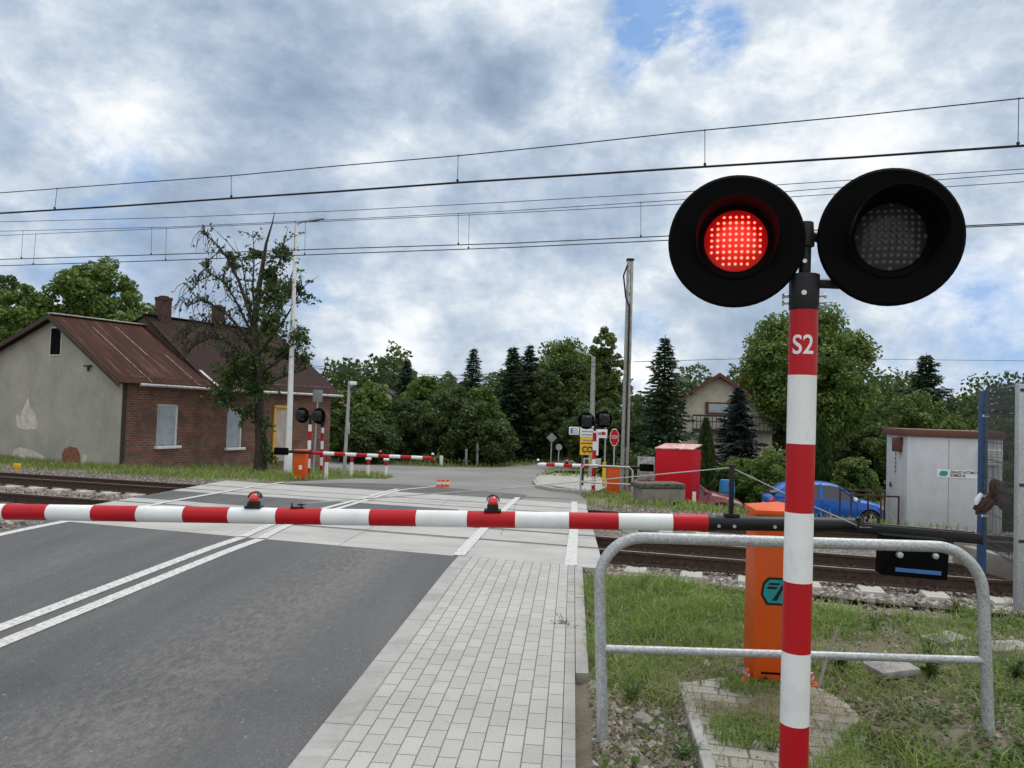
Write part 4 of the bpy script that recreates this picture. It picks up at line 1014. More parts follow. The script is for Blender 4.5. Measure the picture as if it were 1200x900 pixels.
    # tall twin concrete pole
    g = gp(731, 579); root = thing('utility_pole', 'tall grey twin-leg concrete pole right of the stop sign', 'utility pole', g); top = at(738.5, 306, g.y)-g
    for o_ in (-.075, .075):
        MB().loft([[Vector((o_+x*.048, y*.11, -.2)) for x, y in ((-1, -1), (1, -1), (1, 1), (-1, 1))], [top+Vector((o_*.75+x*.042, y*.08, 0)) for x, y in ((-1, -1), (1, -1), (1, 1), (-1, 1))]]).build('pole_leg', 'concrete_pole', root, bevel=.015)
    mb = MB()
    for k in range(1, 11): mb.box(top*(k/10.5), (.08, .08, .12))
    mb.build('spacer', 'concrete_pole', root)
    MB().box(top+Vector((0, 0, .04)), (.24, .2, .08)).build('cap', 'black_metal', root, bevel=.02)
    q = [top+Vector((-.1, -.12, -.15)), top+Vector((-.22, -.13, -.5)), top+Vector((-.13, -.14, -1.2))]+[top*f+Vector((.0, -.13, 0)) for f in (.8, .6, .4, .2)]
    MB().tube(q, .028, 6).build('cable', 'black_metal', root)
    # lamp post behind
    Y = 38.; g = at(692, 570, Y); g.z = hz(g.x, g.y); root = thing('street_lamp', 'old grey concrete street lamp with bent arm behind the yellow notice board', 'street lamp', g); top = at(695.5, 418, Y)-g
    MB().cyl((0, 0, -.1), top, .15, .10, n=12).build('pole', 'concrete_pole', root)
    e = at(681, 413, Y)-g; MB().tube([top-Vector((0, 0, .1)), top+Vector((-.1, 0, .05)), e], .03, 8).build('arm', 'grey_pole', root); e2 = at(674, 409, Y)-g
    MB().tube([e, e.lerp(e2, .5), e2], [.05, .09, .04], 8).build('lamp_head', 'grey_pole', root)
    # far sign backs
    g = gp(645, 552); root = thing('road_sign', 'diamond shaped grey back of a road sign on a pole, far down the road', 'road sign', g); c = at(646.5, 513, g.y)-g
    MB().cyl((0, 0, 0), c, .035, n=8).build('pole', 'grey_pole', root); MB().box(c+Vector((0, -.05, 0)), (.42, .02, .42), Matrix.Rotation(R(45), 3, 'Y')).build('panel', 'sign_grey', root)
    g = gp(654, 553); root = thing('road_sign', 'round pale back of a small road sign, right of the diamond one', 'road sign', g); c = at(655, 524, g.y)-g
    MB().cyl((0, 0, 0), c, .035, n=8).build('pole', 'grey_pole', root); MB().cyl(c+Vector((0, -.04, 0)), c+Vector((0, -.06, 0)), .18, n=18).build('panel', 'grey_pole', root)
    for x, y1, lb in ((559, 519, 'thin grey marker post before the dark trees, taller one'), (546, 526, 'thin grey marker post before the dark trees, shorter one')):
        g = gp(x, 546); o = MB().box((0, 0, .5), (.14, .05, 1.)).build('marker_post', 'sign_grey', None, bevel=.01, loc=g); o.scale = (1, 1, at(x, y1, g.y).z-g.z); tag(o, lb, 'marker post')
    g = gp(517, 546); o = MB().box((0, 0, .3), (.2, .08, .6)).build('marker_post', 'white_paint', None, bevel=.03, loc=g); tag(o, 'short white marker post at the road edge beyond the left boom tip', 'marker post')
    # red bin box, leaning
    Y = 23.2; c = at(789, 572, Y); g = Vector((c.x, c.y, gz(c.x, c.y))); root = thing('metal_box', 'bright red leaning metal box with worn white lid beyond the tracks', 'metal box', g)
    P = lambda x, y, dy=0.: at(x, y, Y+dy)-g
    fr = [P(766, 588), P(808.5, 588), P(811, 527.5), P(768.5, 526)]; bk = [p+Vector((.42, .55, 0)) for p in fr]
    mb = MB(); mb._add(fr+bk, [(0, 1, 2, 3), (5, 4, 7, 6), (1, 5, 6, 2), (4, 0, 3, 7), (0, 4, 5, 1)], 0); mb.build('body', 'red_box_paint', root, bevel=.02)
    tf = [fr[3]+Vector((-.03, -.03, 0)), fr[2]+Vector((.03, -.03, 0)), bk[2]+Vector((.03, .03, .12)), bk[3]+Vector((-.03, .03, .12))]
    mb = MB(); mb.prism(tf, (0, 0, .04)); mb.build('lid', 'red_box_top', root, bevel=.01)
    MB().box(fr[1]+Vector((.12, -.0, .15)), (.1, .06, .3)).build('latch', 'white_plain', root)
    # concrete block with dark lip
    a, b2 = gp(752, 591), gp(803, 592.5); m = (a+b2)/2; L_ = (b2-a).length
    root = thing('concrete_block', 'low weathered concrete block with a dark mossy top in the grass, before the red box', 'concrete block', m, math.atan2(b2.y-a.y, b2.x-a.x))
    MB().box((0, .3, .19), (L_, .6, .46)).build('body', 'old_concrete', root, bevel=.03); MB().box((-.04, .3, .49), (L_+.06, .66, .13)).build('top_slab', 'mossy', root, bevel=.03)
    MB().box((L_*.3, -.02, .03), (.22, .06, .1)).build('drain', 'black_matt', root)
    # grey board behind the railing
    Y = 25.; c = at(757, 549, Y); g = Vector((c.x, c.y, gz(c.x, c.y))); root = thing('board', 'blotched grey board standing between the concrete pole and the red box', 'board', g)
    q = c-g; MB().box(q, (.55, .05, .75)).build('panel', 'board_grey', root, bevel=.01)
    for x in (-.22, .22): MB().cyl((x, .04, -.05), (x, .04, q.z), .03, n=8).build('leg', 'grey_pole', root)
    # blue barrel
    Y = 31.; c = at(852, 571, Y); g = Vector((c.x, c.y, gz(c.x, c.y))); h = c.z+.3-g.z
    root = thing('barrel', 'blue plastic barrel in the bushes beyond the red car', 'barrel', g)
    MB().lathe([(.001, 0), (.28, 0), (.3, .05), (.31, h*.3), (.325, h*.33), (.31, h*.36), (.31, h*.66), (.325, h*.69), (.31, h*.72), (.29, h*.96), (.26, h), (.001, h)], (0, 0, 0), None, 24).build('body', 'barrel_blue', root); MB().cyl((.12, 0, h), (.12, 0, h+.03), .04, n=10).build('bung', 'dark_plastic', root)
    build_cabin()
def build_cabin():
    Y = 18.4; c0 = at(1062, 622, Y); tz = at(1062, 511, Y).z; bz_ = c0.z-.05
    right = at(1174, 634, 18.0); xa = Vector((right.x-c0.x, right.y-c0.y, 0)); W = xa.length; xa.normalize(); ya = Vector((-xa.y, xa.x, 0)); D = 1.75; Hh = tz-bz_
    rz = math.atan2(xa.y, xa.x)
    root = thing('equipment_cabin', 'small white railway cabin with brown flat roof behind the tracks', 'cabin', (c0.x, c0.y, bz_), rz)
    MB().box((W/2, D/2, Hh/2), (W, D, Hh)).build('wall', 'cabin_white', root, bevel=.01)
    MB().box((W/2-.02, D/2, Hh+.085), (W+.12, D+.12, .17)).build('roof', 'brown_trim', root, bevel=.01)
    MB().box((W/2, D/2, -.35), (W-.05, D-.05, .7)).build('base', 'concrete', root)
    mb = MB()
    for x in (W*.44, W*.9): mb.box((x, -.002, Hh/2), (.012, .004, Hh*.98))
    mb.build('panel_joint', 'sign_grey', root)
    pl = MB().box((W*.565, -.006, Hh*.63), (W*.50, .008, .19)).build('sign_plate', 'white_plain', root)
    MB().prism([(W*.36+x, -.012, Hh*.63+z) for x, z in ((-.03, -.06), (.11, -.06), (.15, .0), (.13, .06), (-.0, .06), (-.045, .0))], (0, -.003, 0)).build('emblem', 'teal', pl)
    text('lettering', 'ZAKŁADY AUTOMATYKI', .092, 'text_dark', pl, basis((W*.455, -.011, Hh*.63+.04), (1, 0, 0), (0, -1, 0)), .001, 'LEFT', .64, .003)
    text('lettering', 'KOMBUD SA', .092, 'text_dark', pl, basis((W*.455, -.011, Hh*.63-.04), (1, 0, 0), (0, -1, 0)), .001, 'LEFT', .64, .003)
    ac = MB().box((W*.87, -.09, Hh*.82), (.42, .18, .38)).build('vent_box', 'white_plain', root, bevel=.012)
    mb = MB()
    for k in range(5): mb.box((W*.87, -.183, Hh*.82-.12+.06*k), (.34, .006, .012))
    mb.build('vent_slats', 'sign_grey', ac)
    # door side
    dr = MB().box((-.006, D*.5, Hh*.47), (.012, D*.62, Hh*.86)).build('door', 'cabin_white', root, bevel=.004)
    MB().cyl((-.05, D*.72, Hh*.45), (-.05, D*.62, Hh*.45), .015, n=8).box((-.025, D*.72, Hh*.45), (.04, .03, .12)).build('handle', 'dark_plastic', dr)
    mb = MB(); mb.box((-.016, D*.5, Hh*.70), (.006, .012, .55))
    for k in range(5): mb.box((-.016, D*.5+.06*(k % 2), Hh*.70-.22+.11*k), (.006, .1, .03))
    mb.build('writing', 'text_dark', dr)
    MB().box((-.08, D*.28, Hh-.22), (.2, .3, .36)).build('door_light', 'brown_trim', root, bevel=.02)
    # steel landing with railings
    MB().box((-.62, D*.5, -.08), (1.2, 1.3, .06)).build('landing', 'dark_red', root)
    for yy in (D*.5-.6, D*.5+.6):
        mb = MB()
        for x in (-1.18, -.5, -.1): mb.box((x, yy, .35), (.035, .035, .95))
        mb.box((-.64, yy, .82), (1.12, .04, .04)); mb.build('landing_rail', 'dark_red', root)
    for x in (-1.15, -.1):
        MB().box((x, D*.5, -.6), (.06, .9, 1.0)).build('support', 'dark_red', root)

def build_fence():
    Yb, Yg = 9.0, 7.6
    g = at(1195, 700, Yg); b = at(1151, 655, Yb); g.z = gz(g.x, g.y); b.z = gz(b.x, b.y)
    root = thing('mesh_fence', 'dark wire mesh fence between a blue post and a grey post', 'fence', (g.x, g.y, 0))
    O = Vector((g.x, g.y, 0)); tb = at(1151.5, 458, Yb)-O; tg = at(1194.5, 450, Yg)-O; G0 = g-O; B0 = b-O
    MB().box((B0+tb)/2-Vector((0, 0, .05)), (.075, .075, tb.z-B0.z+.1)).build('post', 'blue_paint', root, bevel=.008)['label'] = 'blue square post'
    MB().box((G0+tg)/2-Vector((0, 0, .1)), (.07, .07, tg.z-G0.z+.2)).build('post', 'galvanised', root, bevel=.008)['label'] = 'grey square post'
    mb = MB()
    for z in (1.78, .85, .62): mb.box((B0.x, B0.y, z), (.082, .082, .025))
    mb.build('strap', 'white_plain', root)
    mb = MB()
    for z in (.55, 1.1, tg.z-.06): mb.box((G0.x, G0.y, z), (.08, .08, .03))
    mb.build('post_bracket', 'dark_plastic', root)
    # mesh: verticals and doubled horizontals, folded top
    d = B0-G0; d.z = 0; Ld = d.length; d.normalize(); nrm = Vector((-d.y, d.x, 0)); n = int(Ld/.05); mb = MB()
    zb, zt = .28, min(tb.z, tg.z)+.05
    for i in range(n+1):
        p = d*(Ld*i/n)+Vector((G0.x, G0.y, 0)); mb.tube([p+Vector((0, 0, zb)), p+Vector((0, 0, zt-.32)), p+nrm*.04+Vector((0, 0, zt-.28)), p+Vector((0, 0, zt-.24)), p+Vector((0, 0, zt-.06)), p-nrm*.03+Vector((0, 0, zt))], .0042, 4, caps=False)
    k = zb
    while k < zt:
        for q in (0,): mb.cyl(Vector((G0.x, G0.y, k)), d*Ld+Vector((G0.x, G0.y, k)), .004, n=4, caps=False)
        k += .2
    for z in (zb+.02, zb+.1, .9, .98, zt-.34, zt-.24): mb.cyl(Vector((G0.x, G0.y, z)), d*Ld+Vector((G0.x, G0.y, z)), .004, n=4, caps=False)
    mb.build('mesh_panel', 'mesh_wire', root, smooth=0)
    a, c = gp(1133, 696, gz), gp(1197, 714, gz); m = (a+c)/2-O; dd = (c-a)
    MB().box((m.x, m.y, .02), (dd.length, .14, .26), Matrix.Rotation(math.atan2(dd.y, dd.x), 3, 'Z')).build('plinth', 'old_concrete', root, bevel=.02)
    a = a-O
    MB().cyl((a.x+.05, a.y+.12, -.1), (a.x+.05, a.y+.12, .2), .15, .13, n=16).build('footing', 'old_concrete', root, bevel=.02)
    # brown rag caught on the fence
    c = at(1166, 581, 8.5); bm = bmesh.new(); bmesh.ops.create_icosphere(bm, subdivisions=4, radius=1)
    for v in bm.verts:
        p = v.co.copy(); w = 1+.35*math.sin(5*p.x+3*p.z)+.25*math.sin(9*p.y+7*p.z+2*p.x)
        v.co = Vector((p.x*.15*w+.05*p.z, p.y*.07*w, p.z*.13*w+.03*p.x-.12*max(0, abs(p.x)-.45)*2))
    me = bpy.data.meshes.new('rag'); bm.to_mesh(me); bm.free(); me.materials.append(MATS['rag']); o = link('rag', me, None, c); tag(o, 'crumpled brown rag caught on the blue fence post and wire mesh', 'rag')
    me.polygons.foreach_set('use_smooth', [True]*len(me.polygons))
    o2 = MB().tube([Vector((-.17, -.03, .02)), Vector((-.22, -.04, -.05)), Vector((-.24, -.05, -.10))], [.02, .03, .012], 8).build('white_tip', 'white_plain', o)

# ------------------------------------------------------------------ cars
def car(name, label, loc, rz, paint, L=4.15, k=1.):
    root = thing(name, label, 'car', loc, rz)
    ST = [(-2.07, .60, .44, .74), (-2.02, .72, .34, .88), (-1.85, .81, .27, .95), (-1.35, .86, .24, .97), (-.6, .87, .21, .955), (.3, .87, .21, .93), (.85, .87, .22, .92), (1.3, .85, .24, .86), (1.7, .81, .25, .78), (1.95, .72, .27, .68), (2.08, .56, .36, .58)]
    rings = []
    for x, w, a, b in ST:
        m = (a+b)/2
        rings.append([Vector((x, y, z)) for y, z in ((-w*.86, a), (-w*.98, a+.08), (-w, m), (-w*.99, m+.12), (-w*.93, b-.02), (-w*.75, b+.015), (0, b+.035), (w*.75, b+.015), (w*.93, b-.02), (w*.99, m+.12), (w, m), (w*.98, a+.08), (w*.86, a))])
    body = MB().loft(rings).build('body', paint, root, smooth=50)
    def gh(x0, x1, grow, zt):
        G = [(-1.88, .96, .97), (-1.72, .96, 1.14), (-1.45, .96, 1.33), (-1.05, .95, 1.425), (-.5, .945, 1.46), (0, .93, 1.45), (.3, .93, 1.39), (.65, .92, 1.2), (.98, .91, .94)]
        out = []
        for x, a, b in G:
            if not x0 <= x <= x1: continue
            f = (b-a)/.5; w0 = .79+grow; w1 = .79-.2*f+grow
            out.append([Vector((x, y, z)) for y, z in ((-w0, a-.03), (-w1, b-.03), (-w1*.8, b+grow*.5), (0, b+.012+grow*.5), (w1*.8, b+grow*.5), (w1, b-.03), (w0, a-.03))])
        return out
    MB().loft(gh(-2, 2, 0, 0)).build('glasshouse', 'glass_dark', root, smooth=50)
    # roof skin and pillars
    G = [(-1.70, 1.15), (-1.45, 1.335), (-1.05, 1.43), (-.5, 1.465), (0, 1.455), (.3, 1.395)]
    rings = []
    for x, b in G:
        w1 = .79-.2*min(1, (b-.95)/.5)
        rings.append([Vector((x, y, z)) for y, z in ((-w1-.012, b-.045), (-w1*.8, b+.012), (0, b+.026), (w1*.8, b+.012), (w1+.012, b-.045), (w1*.8, b-.02), (-w1*.8, b-.02))])
    MB().loft(rings).build('roof', paint, root, smooth=50)
    for sy in (-1, 1):
        def side(pts): return [Vector((x, sy*(.79-.2*min(1, max(0, (z-.95)/.5))+.008), z)) for x, z in pts]
        for nm, pts in (('pillar', [(.26, 1.39), (.36, 1.385), (1.02, .93), (.9, .93)]), ('pillar', [(-.36, 1.44), (-.26, 1.44), (-.22, .93), (-.36, .93)]), ('pillar', [(-1.88, .95), (-1.66, 1.18), (-1.35, 1.37), (-1.02, 1.41), (-1.28, 1.2), (-1.2, .95)])):
            P = side(pts); MB().prism(P, (0, sy*.012, 0)).build(nm, paint, root)
        MB().box((.78, sy*.93, .99), (.12, .16, .12)).build('mirror', 'white_plain' if paint == 'car_blue' else paint, root, bevel=.03)
        MB().prism([Vector((x, sy*.80, z)) for x, z in ((1.62, .66), (2.0, .56), (1.98, .66), (1.55, .78))], (0, sy*.035, 0)).build('headlight', 'silver', root, bevel=.01)
        MB().prism([Vector((x, sy*.74, z)) for x, z in ((-2.06, .62), (-1.86, .72), (-1.84, .92), (-2.0, .88))], (0, sy*.085, 0)).build('tail_light', 'lamp_red', root, bevel=.01)
        mb = MB()
        for x0 in (-.28, .86): mb.box((x0, sy*.873, .58), (.008, .004, .62))
        mb.build('door_seam', 'black_matt', root)
        MB().box((-.12, sy*.878, .76), (.16, .025, .03)).build('door_handle', paint, root, bevel=.006)
        for x in (-1.28, 1.28):
            MB().cyl((x, sy*.62, .31), (x, sy*.868, .31), .365, n=26).build('wheel_arch', 'black_matt', root)
            wh = MB().lathe([(.2, -.1), (.29, -.1), (.31, -.06), (.31, .06), (.29, .09), (.2, .09)], (x, sy*.80, .31), (0, sy, 0), 28).build('wheel', 'rubber', root)
            mb = MB(); mb.lathe([(.215, .05), (.21, .088), (.185, .086), (.18, .05)], (x, sy*.80, .31), (0, sy, 0), 28)
            for q in range(5):
                t = R(72*q+10); mb.box((x+math.cos(t)*.1, sy*.878, .31+math.sin(t)*.1), (.2, .02, .05), Matrix.Rotation(-t, 3, 'Y'))
            mb.cyl((x, sy*.86, .31), (x, sy*.892, .31), .045, n=12); mb.build('rim', 'silver', wh)
    MB().box((2.05, 0, .34), (.06, .7, .12)).build('grille', 'black_matt', root); MB().box((-2.08, 0, .6), (.02, .5, .11)).build('number_plate', 'white_plain', root)
    root.scale = (L/4.15,)*3
    return root
def build_cars():
    Y = 27.; c = at(966, 616, Y); z = c.z+.07
    car('parked_car', 'bright blue hatchback parked on the grass beyond the tracks, behind the striped post', (c.x, c.y, z), R(-9), 'car_blue', 4.1)
    Y = 26.2; c = at(797, 598, Y); car('parked_car', 'dark red car half hidden behind the red box and the concrete block', (c.x, c.y, c.z-.22), R(-8), 'car_red', 4.0)
    Y = 44.; c = at(1032, 545, Y); g = Vector((c.x, c.y, gz(c.x, c.y)))

# ------------------------------------------------------------------ houses
def wall_holes(mb, L, H, holes, depth=.14, mi=0):
    """wall in local x-z plane facing -y, with openings (x0,x1,z0,z1) and reveals"""
    xs = sorted({0, L}|{h[0] for h in holes}|{h[1] for h in holes}); zs = sorted({0, H}|{h[2] for h in holes}|{h[3] for h in holes})
    for x0, x1 in zip(xs, xs[1:]):
        for z0, z1 in zip(zs, zs[1:]):
            if any(h[0] <= x0 and x1 <= h[1] and h[2] <= z0 and z1 <= h[3] for h in holes): continue
            mb.quad((x0, 0, z0), (x1, 0, z0), (x1, 0, z1), (x0, 0, z1), mi)
    for a, b, c, d in holes:
        mb.quad((a, 0, c), (a, 0, d), (a, depth, d), (a, depth, c), mi); mb.quad((b, 0, d), (b, 0, c), (b, depth, c), (b, depth, d), mi)
        mb.quad((a, 0, d), (b, 0, d), (b, depth, d), (a, depth, d), mi); mb.quad((b, 0, c), (a, 0, c), (a, depth, c), (b, depth, c), mi)
def build_house():
    be = R(28); ex = Vector((math.sin(be), math.cos(be), 0)); ey = Vector((-math.cos(be), math.sin(be), 0))    # along brick side / across (inwards)
    c = gp(140, 548); O = Vector((c.x, c.y, -1.6))
    rz = math.atan2(ex.y, ex.x)
    root = thing('brick_house', 'old single storey brick house with grey plastered gable and rusty tin roofs, left', 'house', O, rz)
    # local frame: x along the brick side away from us, y inwards (left)
    Z = lambda z: z-O.z
    eav, rid, W, WL = Z(2.32), Z(4.58), 3.9, 5.2
    L1, L2 = 3.75, 10.6; rid2 = Z(5.02); eav2 = Z(2.28)
    def loc(px, py): # pixel on the brick wall plane -> local x,z
        q = ray(px, py); n = ey; t = (Vector((O.x, O.y, 0))-Vector((0, 0, 0))).dot(n)/q.dot(n); p = Vector((0, 0, EYE))+q*t
        return (p-O).dot(ex), p.z-O.z
    def locg(px, py): # on the gable plane -> local y,z
        q = ray(px, py); n = ex; t = Vector((O.x, O.y, 0)).dot(n)/q.dot(n); p = Vector((0, 0, EYE))+q*t
        return (p-O).dot(ey), p.z-O.z
    def rect(x0, y0, x1, y1):
        a, b = loc(x0, y0), loc(x1, y1); return (min(a[0], b[0]), max(a[0], b[0]), min(a[1], b[1]), max(a[1], b[1]))
    w1, w2 = rect(185, 473, 208, 522), rect(267, 478, 283.5, 524)
    dr = rect(323, 478, 335.5, 540); w1 = (w1[0], w1[1], w1[2], w1[3]-.02)
    mb = MB(); wall_holes(mb, L2, eav+.1, [w1, w2, dr]); mb.quad((L2, 0, 0), (L2, 8, 0), (L2, 8, eav), (L2, 0, eav)); mb._add([(L2, 0, eav), (L2, 2*W, eav), (L2, W, rid2)], [(0, 1, 2)], 0)
    wl = mb.build('wall', 'brick_wall', root, smooth=0, fix=False); wl['label'] = 'dark red brick side wall'
    # gable
    zl = rid-.34*WL
    g = [(0, 0, 0), (0, W+WL, 0), (0, W+WL, zl-.1), (0, W, rid-.1), (0, -.0, eav-.02)]
    gw = MB().prism([Vector((-.004, p[1], p[2])) for p in g], (-.04, 0, 0)).build('wall', 'plaster', root, smooth=0); gw['label'] = 'grey plastered gable wall'
    xg = -.047
    def gpoly(pts, name, mat, t=.006):
        return MB().prism([Vector((xg, *locg(*p))) for p in pts], (-t, 0, 0)).build(name, mat, root, smooth=0)
    gpoly([(35, 466), (37, 477), (43, 485), (45.5, 497), (44, 503), (31, 503.5), (22, 501), (20, 486), (25, 488), (30, 476)], 'bare_plaster_patch', 'old_lime')
    gpoly([(18, 527), (25, 524), (40, 528), (52, 534), (55, 538), (30, 539), (16, 536)], 'bare_plaster_patch', 'old_lime')
    gpoly([(77, 526), (84, 523), (92, 525), (95, 532), (96, 543), (75, 541), (74, 533)], 'bare_brick_patch', 'brick_raw', .008)
    gpoly([(99, 532), (103, 534), (104, 545), (97, 544)], 'bare_plaster_patch', 'old_lime')
    a, b = locg(62.5, 385), locg(72.5, 415.5)
    wf = MB().box((xg-.01, (a[0]+b[0])/2, (a[1]+b[1])/2), (.03, abs(a[0]-b[0])+.1, a[1]-b[1]+.1)).build('attic_window', 'old_lime', root)
    MB().box((xg-.024, (a[0]+b[0])/2, (a[1]+b[1])/2), (.01, abs(a[0]-b[0]), a[1]-b[1])).build('opening', 'black_matt', wf)
    a = locg(106, 429); MB().box((xg-.06, a[0], a[1]), (.12, .35, .05)).box((xg-.05, a[0]-.02, a[1]-.1), (.04, .05, .18)).build('wall_bracket', 'rust_brown', root)
    # corner pilaster
    a = loc(148, 500); MB().box((.06, -.02, eav/2), (.14, .05, eav-.05)).build('downpipe', 'wood_dark', root)
    # windows and door
    for (x0, x1, z0, z1), br in ((w1, 'ply'), (w2, 'ply')):
        f = MB(); t = .07
        f.box(((x0+x1)/2, .085, z1-t/2), (x1-x0, .06, t)); f.box((x1-t/2, .085, (z0+z1)/2), (t*1.3, .06, z1-z0)); f.box((x0+t/2, .085, (z0+z1)/2), (t*.5, .06, z1-z0))
        wf = f.build('window', 'white_plain', root)
        MB().box(((x0+x1)/2, .1, (z0+z1)/2), (x1-x0, .02, z1-z0)).build('boarding', br, wf)
        MB().box(((x0+x1)/2, -.03, z0-.05), (x1-x0+.14, .24, .1)).build('sill', 'white_plain', wf, bevel=.01)
    x0, x1, z0, z1 = dr
    d = MB().box(((x0+x1)/2, .09, (z0+z1)/2), (x1-x0, .05, z1-z0)).build('door', 'door_white', root, bevel=.005)
    f = MB(); f.box((x0-.05, -.01, (z0+z1)/2), (.12, .08, z1-z0+.1)); f.box(((x0+x1)/2, -.01, z1+.06), (x1-x0+.22, .08, .12)); f.build('door_frame', 'yellow_paint', d)
    # roofs: built in their own frames so the ribs run down the slope
    def slope(x0, x1, ya, za, yb, zb, mat, name, ov=.35, th=.05, over0=.3, over1=.15):
        """rectangular roof plane from ridge (ya,za) to eave (yb,zb)"""
        d = Vector((0, yb-ya, zb-za)); Ls = d.length+ov; d.normalize(); nx = Vector((1, 0, 0)); nn = nx.cross(d)
        if nn.z < 0: nn = -nn
        mb = MB(); mb.box(((x1-x0)/2, Ls/2, 0), (x1-x0, Ls, th)); o = mb.build(name, mat, root, smooth=0)
        m = Matrix(((nx.x, d.x, nn.x, x0), (nx.y, d.y, nn.y, ya), (nx.z, d.z, nn.z, za), (0, 0, 0, 1)))
        o.matrix_local = m if m.to_3x3().determinant() > 0 else m @ Matrix.Diagonal((1, 1, -1, 1)); return o
    r1 = slope(-.35, L1+.0, W, rid, 0, eav, 'tin_red', 'roof', .38); r1['label'] = 'rusty red corrugated roof of the front part'
    slope(-.35, L1, W, rid, W+WL, zl, 'tin_red', 'roof', .4)
    r2 = slope(L1-.25, L2+.3, W, rid2, -.02, eav2+.02, 'tin_dark', 'roof', .5); r2['label'] = 'darker higher roof of the rear part'
    slope(L1-.25, L2+.3, W, rid2, W+WL, zl+.2, 'tin_dark', 'roof', .4)
    # upstand gable of the rear part, barge boards, ridge caps, gutter
    MB().prism([(L1-.2, .0, eav), (L1-.2, W, rid2-.06), (L1-.2, W+WL, zl)], (.08, 0, 0)).build('upstand', 'wood_dark', root, smooth=0)
    dd = Vector((0, -W-.33, (eav-rid)*(W+.33)/W)); MB().prism([Vector((-.37, W, rid+.01)), Vector((-.37, W, rid-.16)), Vector((-.37, W, rid-.16))+dd, Vector((-.37, W, rid+.01))+dd], (-.03, 0, 0)).build('barge_board', 'wood_dark', root)
    dl = Vector((0, WL+.38, (zl-rid)*(WL+.38)/WL)); MB().prism([Vector((-.37, W, rid+.01)), Vector((-.37, W, rid-.16)), Vector((-.37, W, rid-.16))+dl, Vector((-.37, W, rid+.01))+dl], (-.03, 0, 0)).build('barge_board', 'wood_dark', root)
    MB().box((L1/2-.18, W, rid+.05), (L1+.3, .3, .05)).build('ridge_cap', 'tin_light', root, bevel=.015)
    MB().box(((L1+L2)/2, W, rid2+.05), (L2-L1+.5, .26, .05)).build('ridge_cap', 'tin_dark', root, bevel=.015)
    e = Vector((0, -W-.35, (eav-rid)*(W+.35)/W)); p0 = Vector((L1-.1, W, rid+.07)); MB().prism([p0, p0+Vector((.12, 0, 0)), p0+Vector((.12, 0, 0))+e, p0+e], (0, 0, .03)).build('flashing', 'tin_light', root)
    for x, f0, f1 in ((.9, .15, .98), (2.0, .1, .55), (2.9, .5, 1.)):
        p = Vector((x, W, rid+.035)); MB().prism([p+e*f0, p+Vector((.03, 0, 0))+e*f0, p+Vector((.03, 0, 0))+e*f1, p+e*f1], (0, 0, .012)).build('roof_batten', 'tin_faded', root)
    MB().tube([(.4, -.36, eav-.22), (L1+.1, -.36, eav-.27)], .055, 10).build('gutter', 'tin_light', root)
    MB().tube([(L1+.3, -.42, eav2-.24), (L2+.3, -.42, eav2-.28)], .055, 10).build('gutter', 'tin_light', root)
    # chimneys
    for (px, py0, py1, Lx, cw) in ((190, 357, 390, L1+.55, .46), (258, 374, 392, L1+3.4, .4)):
        pz = rid2
        ch = MB().box((Lx, W-.15, rid2+.25), (cw, cw, 1.0)).build('chimney', 'brick_dark', root, smooth=0)
        MB().box((Lx, W-.15, rid2+.78), (cw+.04, cw+.04, .12)).box((Lx, W-.15, rid2+.86), (cw*.6, cw*.6, .08)).build('chimney_cap', 'brick_dark', ch)
    # right gable house
    Y = 46.; ap = at(843, 437.5, Y); lf = at(795, 473, Y); rt = at(907, 488, Y); g = Vector((ap.x, ap.y, gz(ap.x, ap.y)))
    root = thing('gabled_house', 'cream house with orange tiled roof and balcony beyond the spruces, right', 'house', g, R(-12))
    A = ap-g; xl, xr = (at(797, 480, Y)-g).x, (at(908, 500, Y)-g).x; ze = A.z-1.0*(A.x-xl)*.68; zr = A.z-(xr-A.x)*.68
    MB().prism([(xl+.3, 0, 0), (xr-.3, 0, 0), (xr-.3, 0, zr+.1), (A.x, 0, A.z-.25), (xl+.3, 0, ze+.1)], (0, 9, 0)).build('wall', 'render_wall', root, smooth=0)
    for sx, xe, zz in ((-1, xl-.4, ze-.28), (1, xr+.4, zr-.28)):
        MB().prism([(A.x, -.5, A.z), (xe, -.5, zz), (xe, -.5, zz-.16), (A.x, -.5, A.z-.18)], (0, 10, 0)).build('roof', 'roof_tile', root, smooth=0)
        MB().prism([(A.x, -.53, A.z+.02), (xe, -.53, zz+.02), (xe, -.53, zz-.2), (A.x, -.53, A.z-.22)], (0, -.05, 0)).build('barge_board', 'brown_trim', root, smooth=0)
    q = at(864, 446, Y+2)-g; MB().box(q, (.7, .7, 1.2)).build('chimney', 'roof_tile', root)
    wa, wb = at(827, 471, Y)-g, at(858, 486, Y)-g; m = (wa+wb)/2
    wf = MB().box((m.x, -.03, m.z), (wb.x-wa.x, .1, wa.z-wb.z)).build('window', 'brown_trim', root); MB().box((m.x+.08, -.09, m.z), (wb.x-wa.x-.25, .03, wa.z-wb.z-.2)).build('pane', 'ply', wf)
    ba = at(797, 486, Y)-g; mb = MB(); mb.box(((xl+xr)/2+.3, -.8, ba.z), (xr-xl-1, .08, .1)); mb.box(((xl+xr)/2+.3, -.8, ba.z-.35), (xr-xl-1, .04, .05))
    for k in range(22): mb.box((xl+.8+(xr-xl-1)*k/21, -.8, ba.z-.4), (.04, .04, .8))
    mb.box(((xl+xr)/2+.3, -.4, ba.z-.85), (xr-xl-1, .9, .14)); mb.build('balcony', 'dark_plastic', root)
    pa = at(893, 520, Y)-g; MB().box((pa.x, -.03, 1.05), (1.4, .06, 2.1)).build('door', 'render_wall', root)
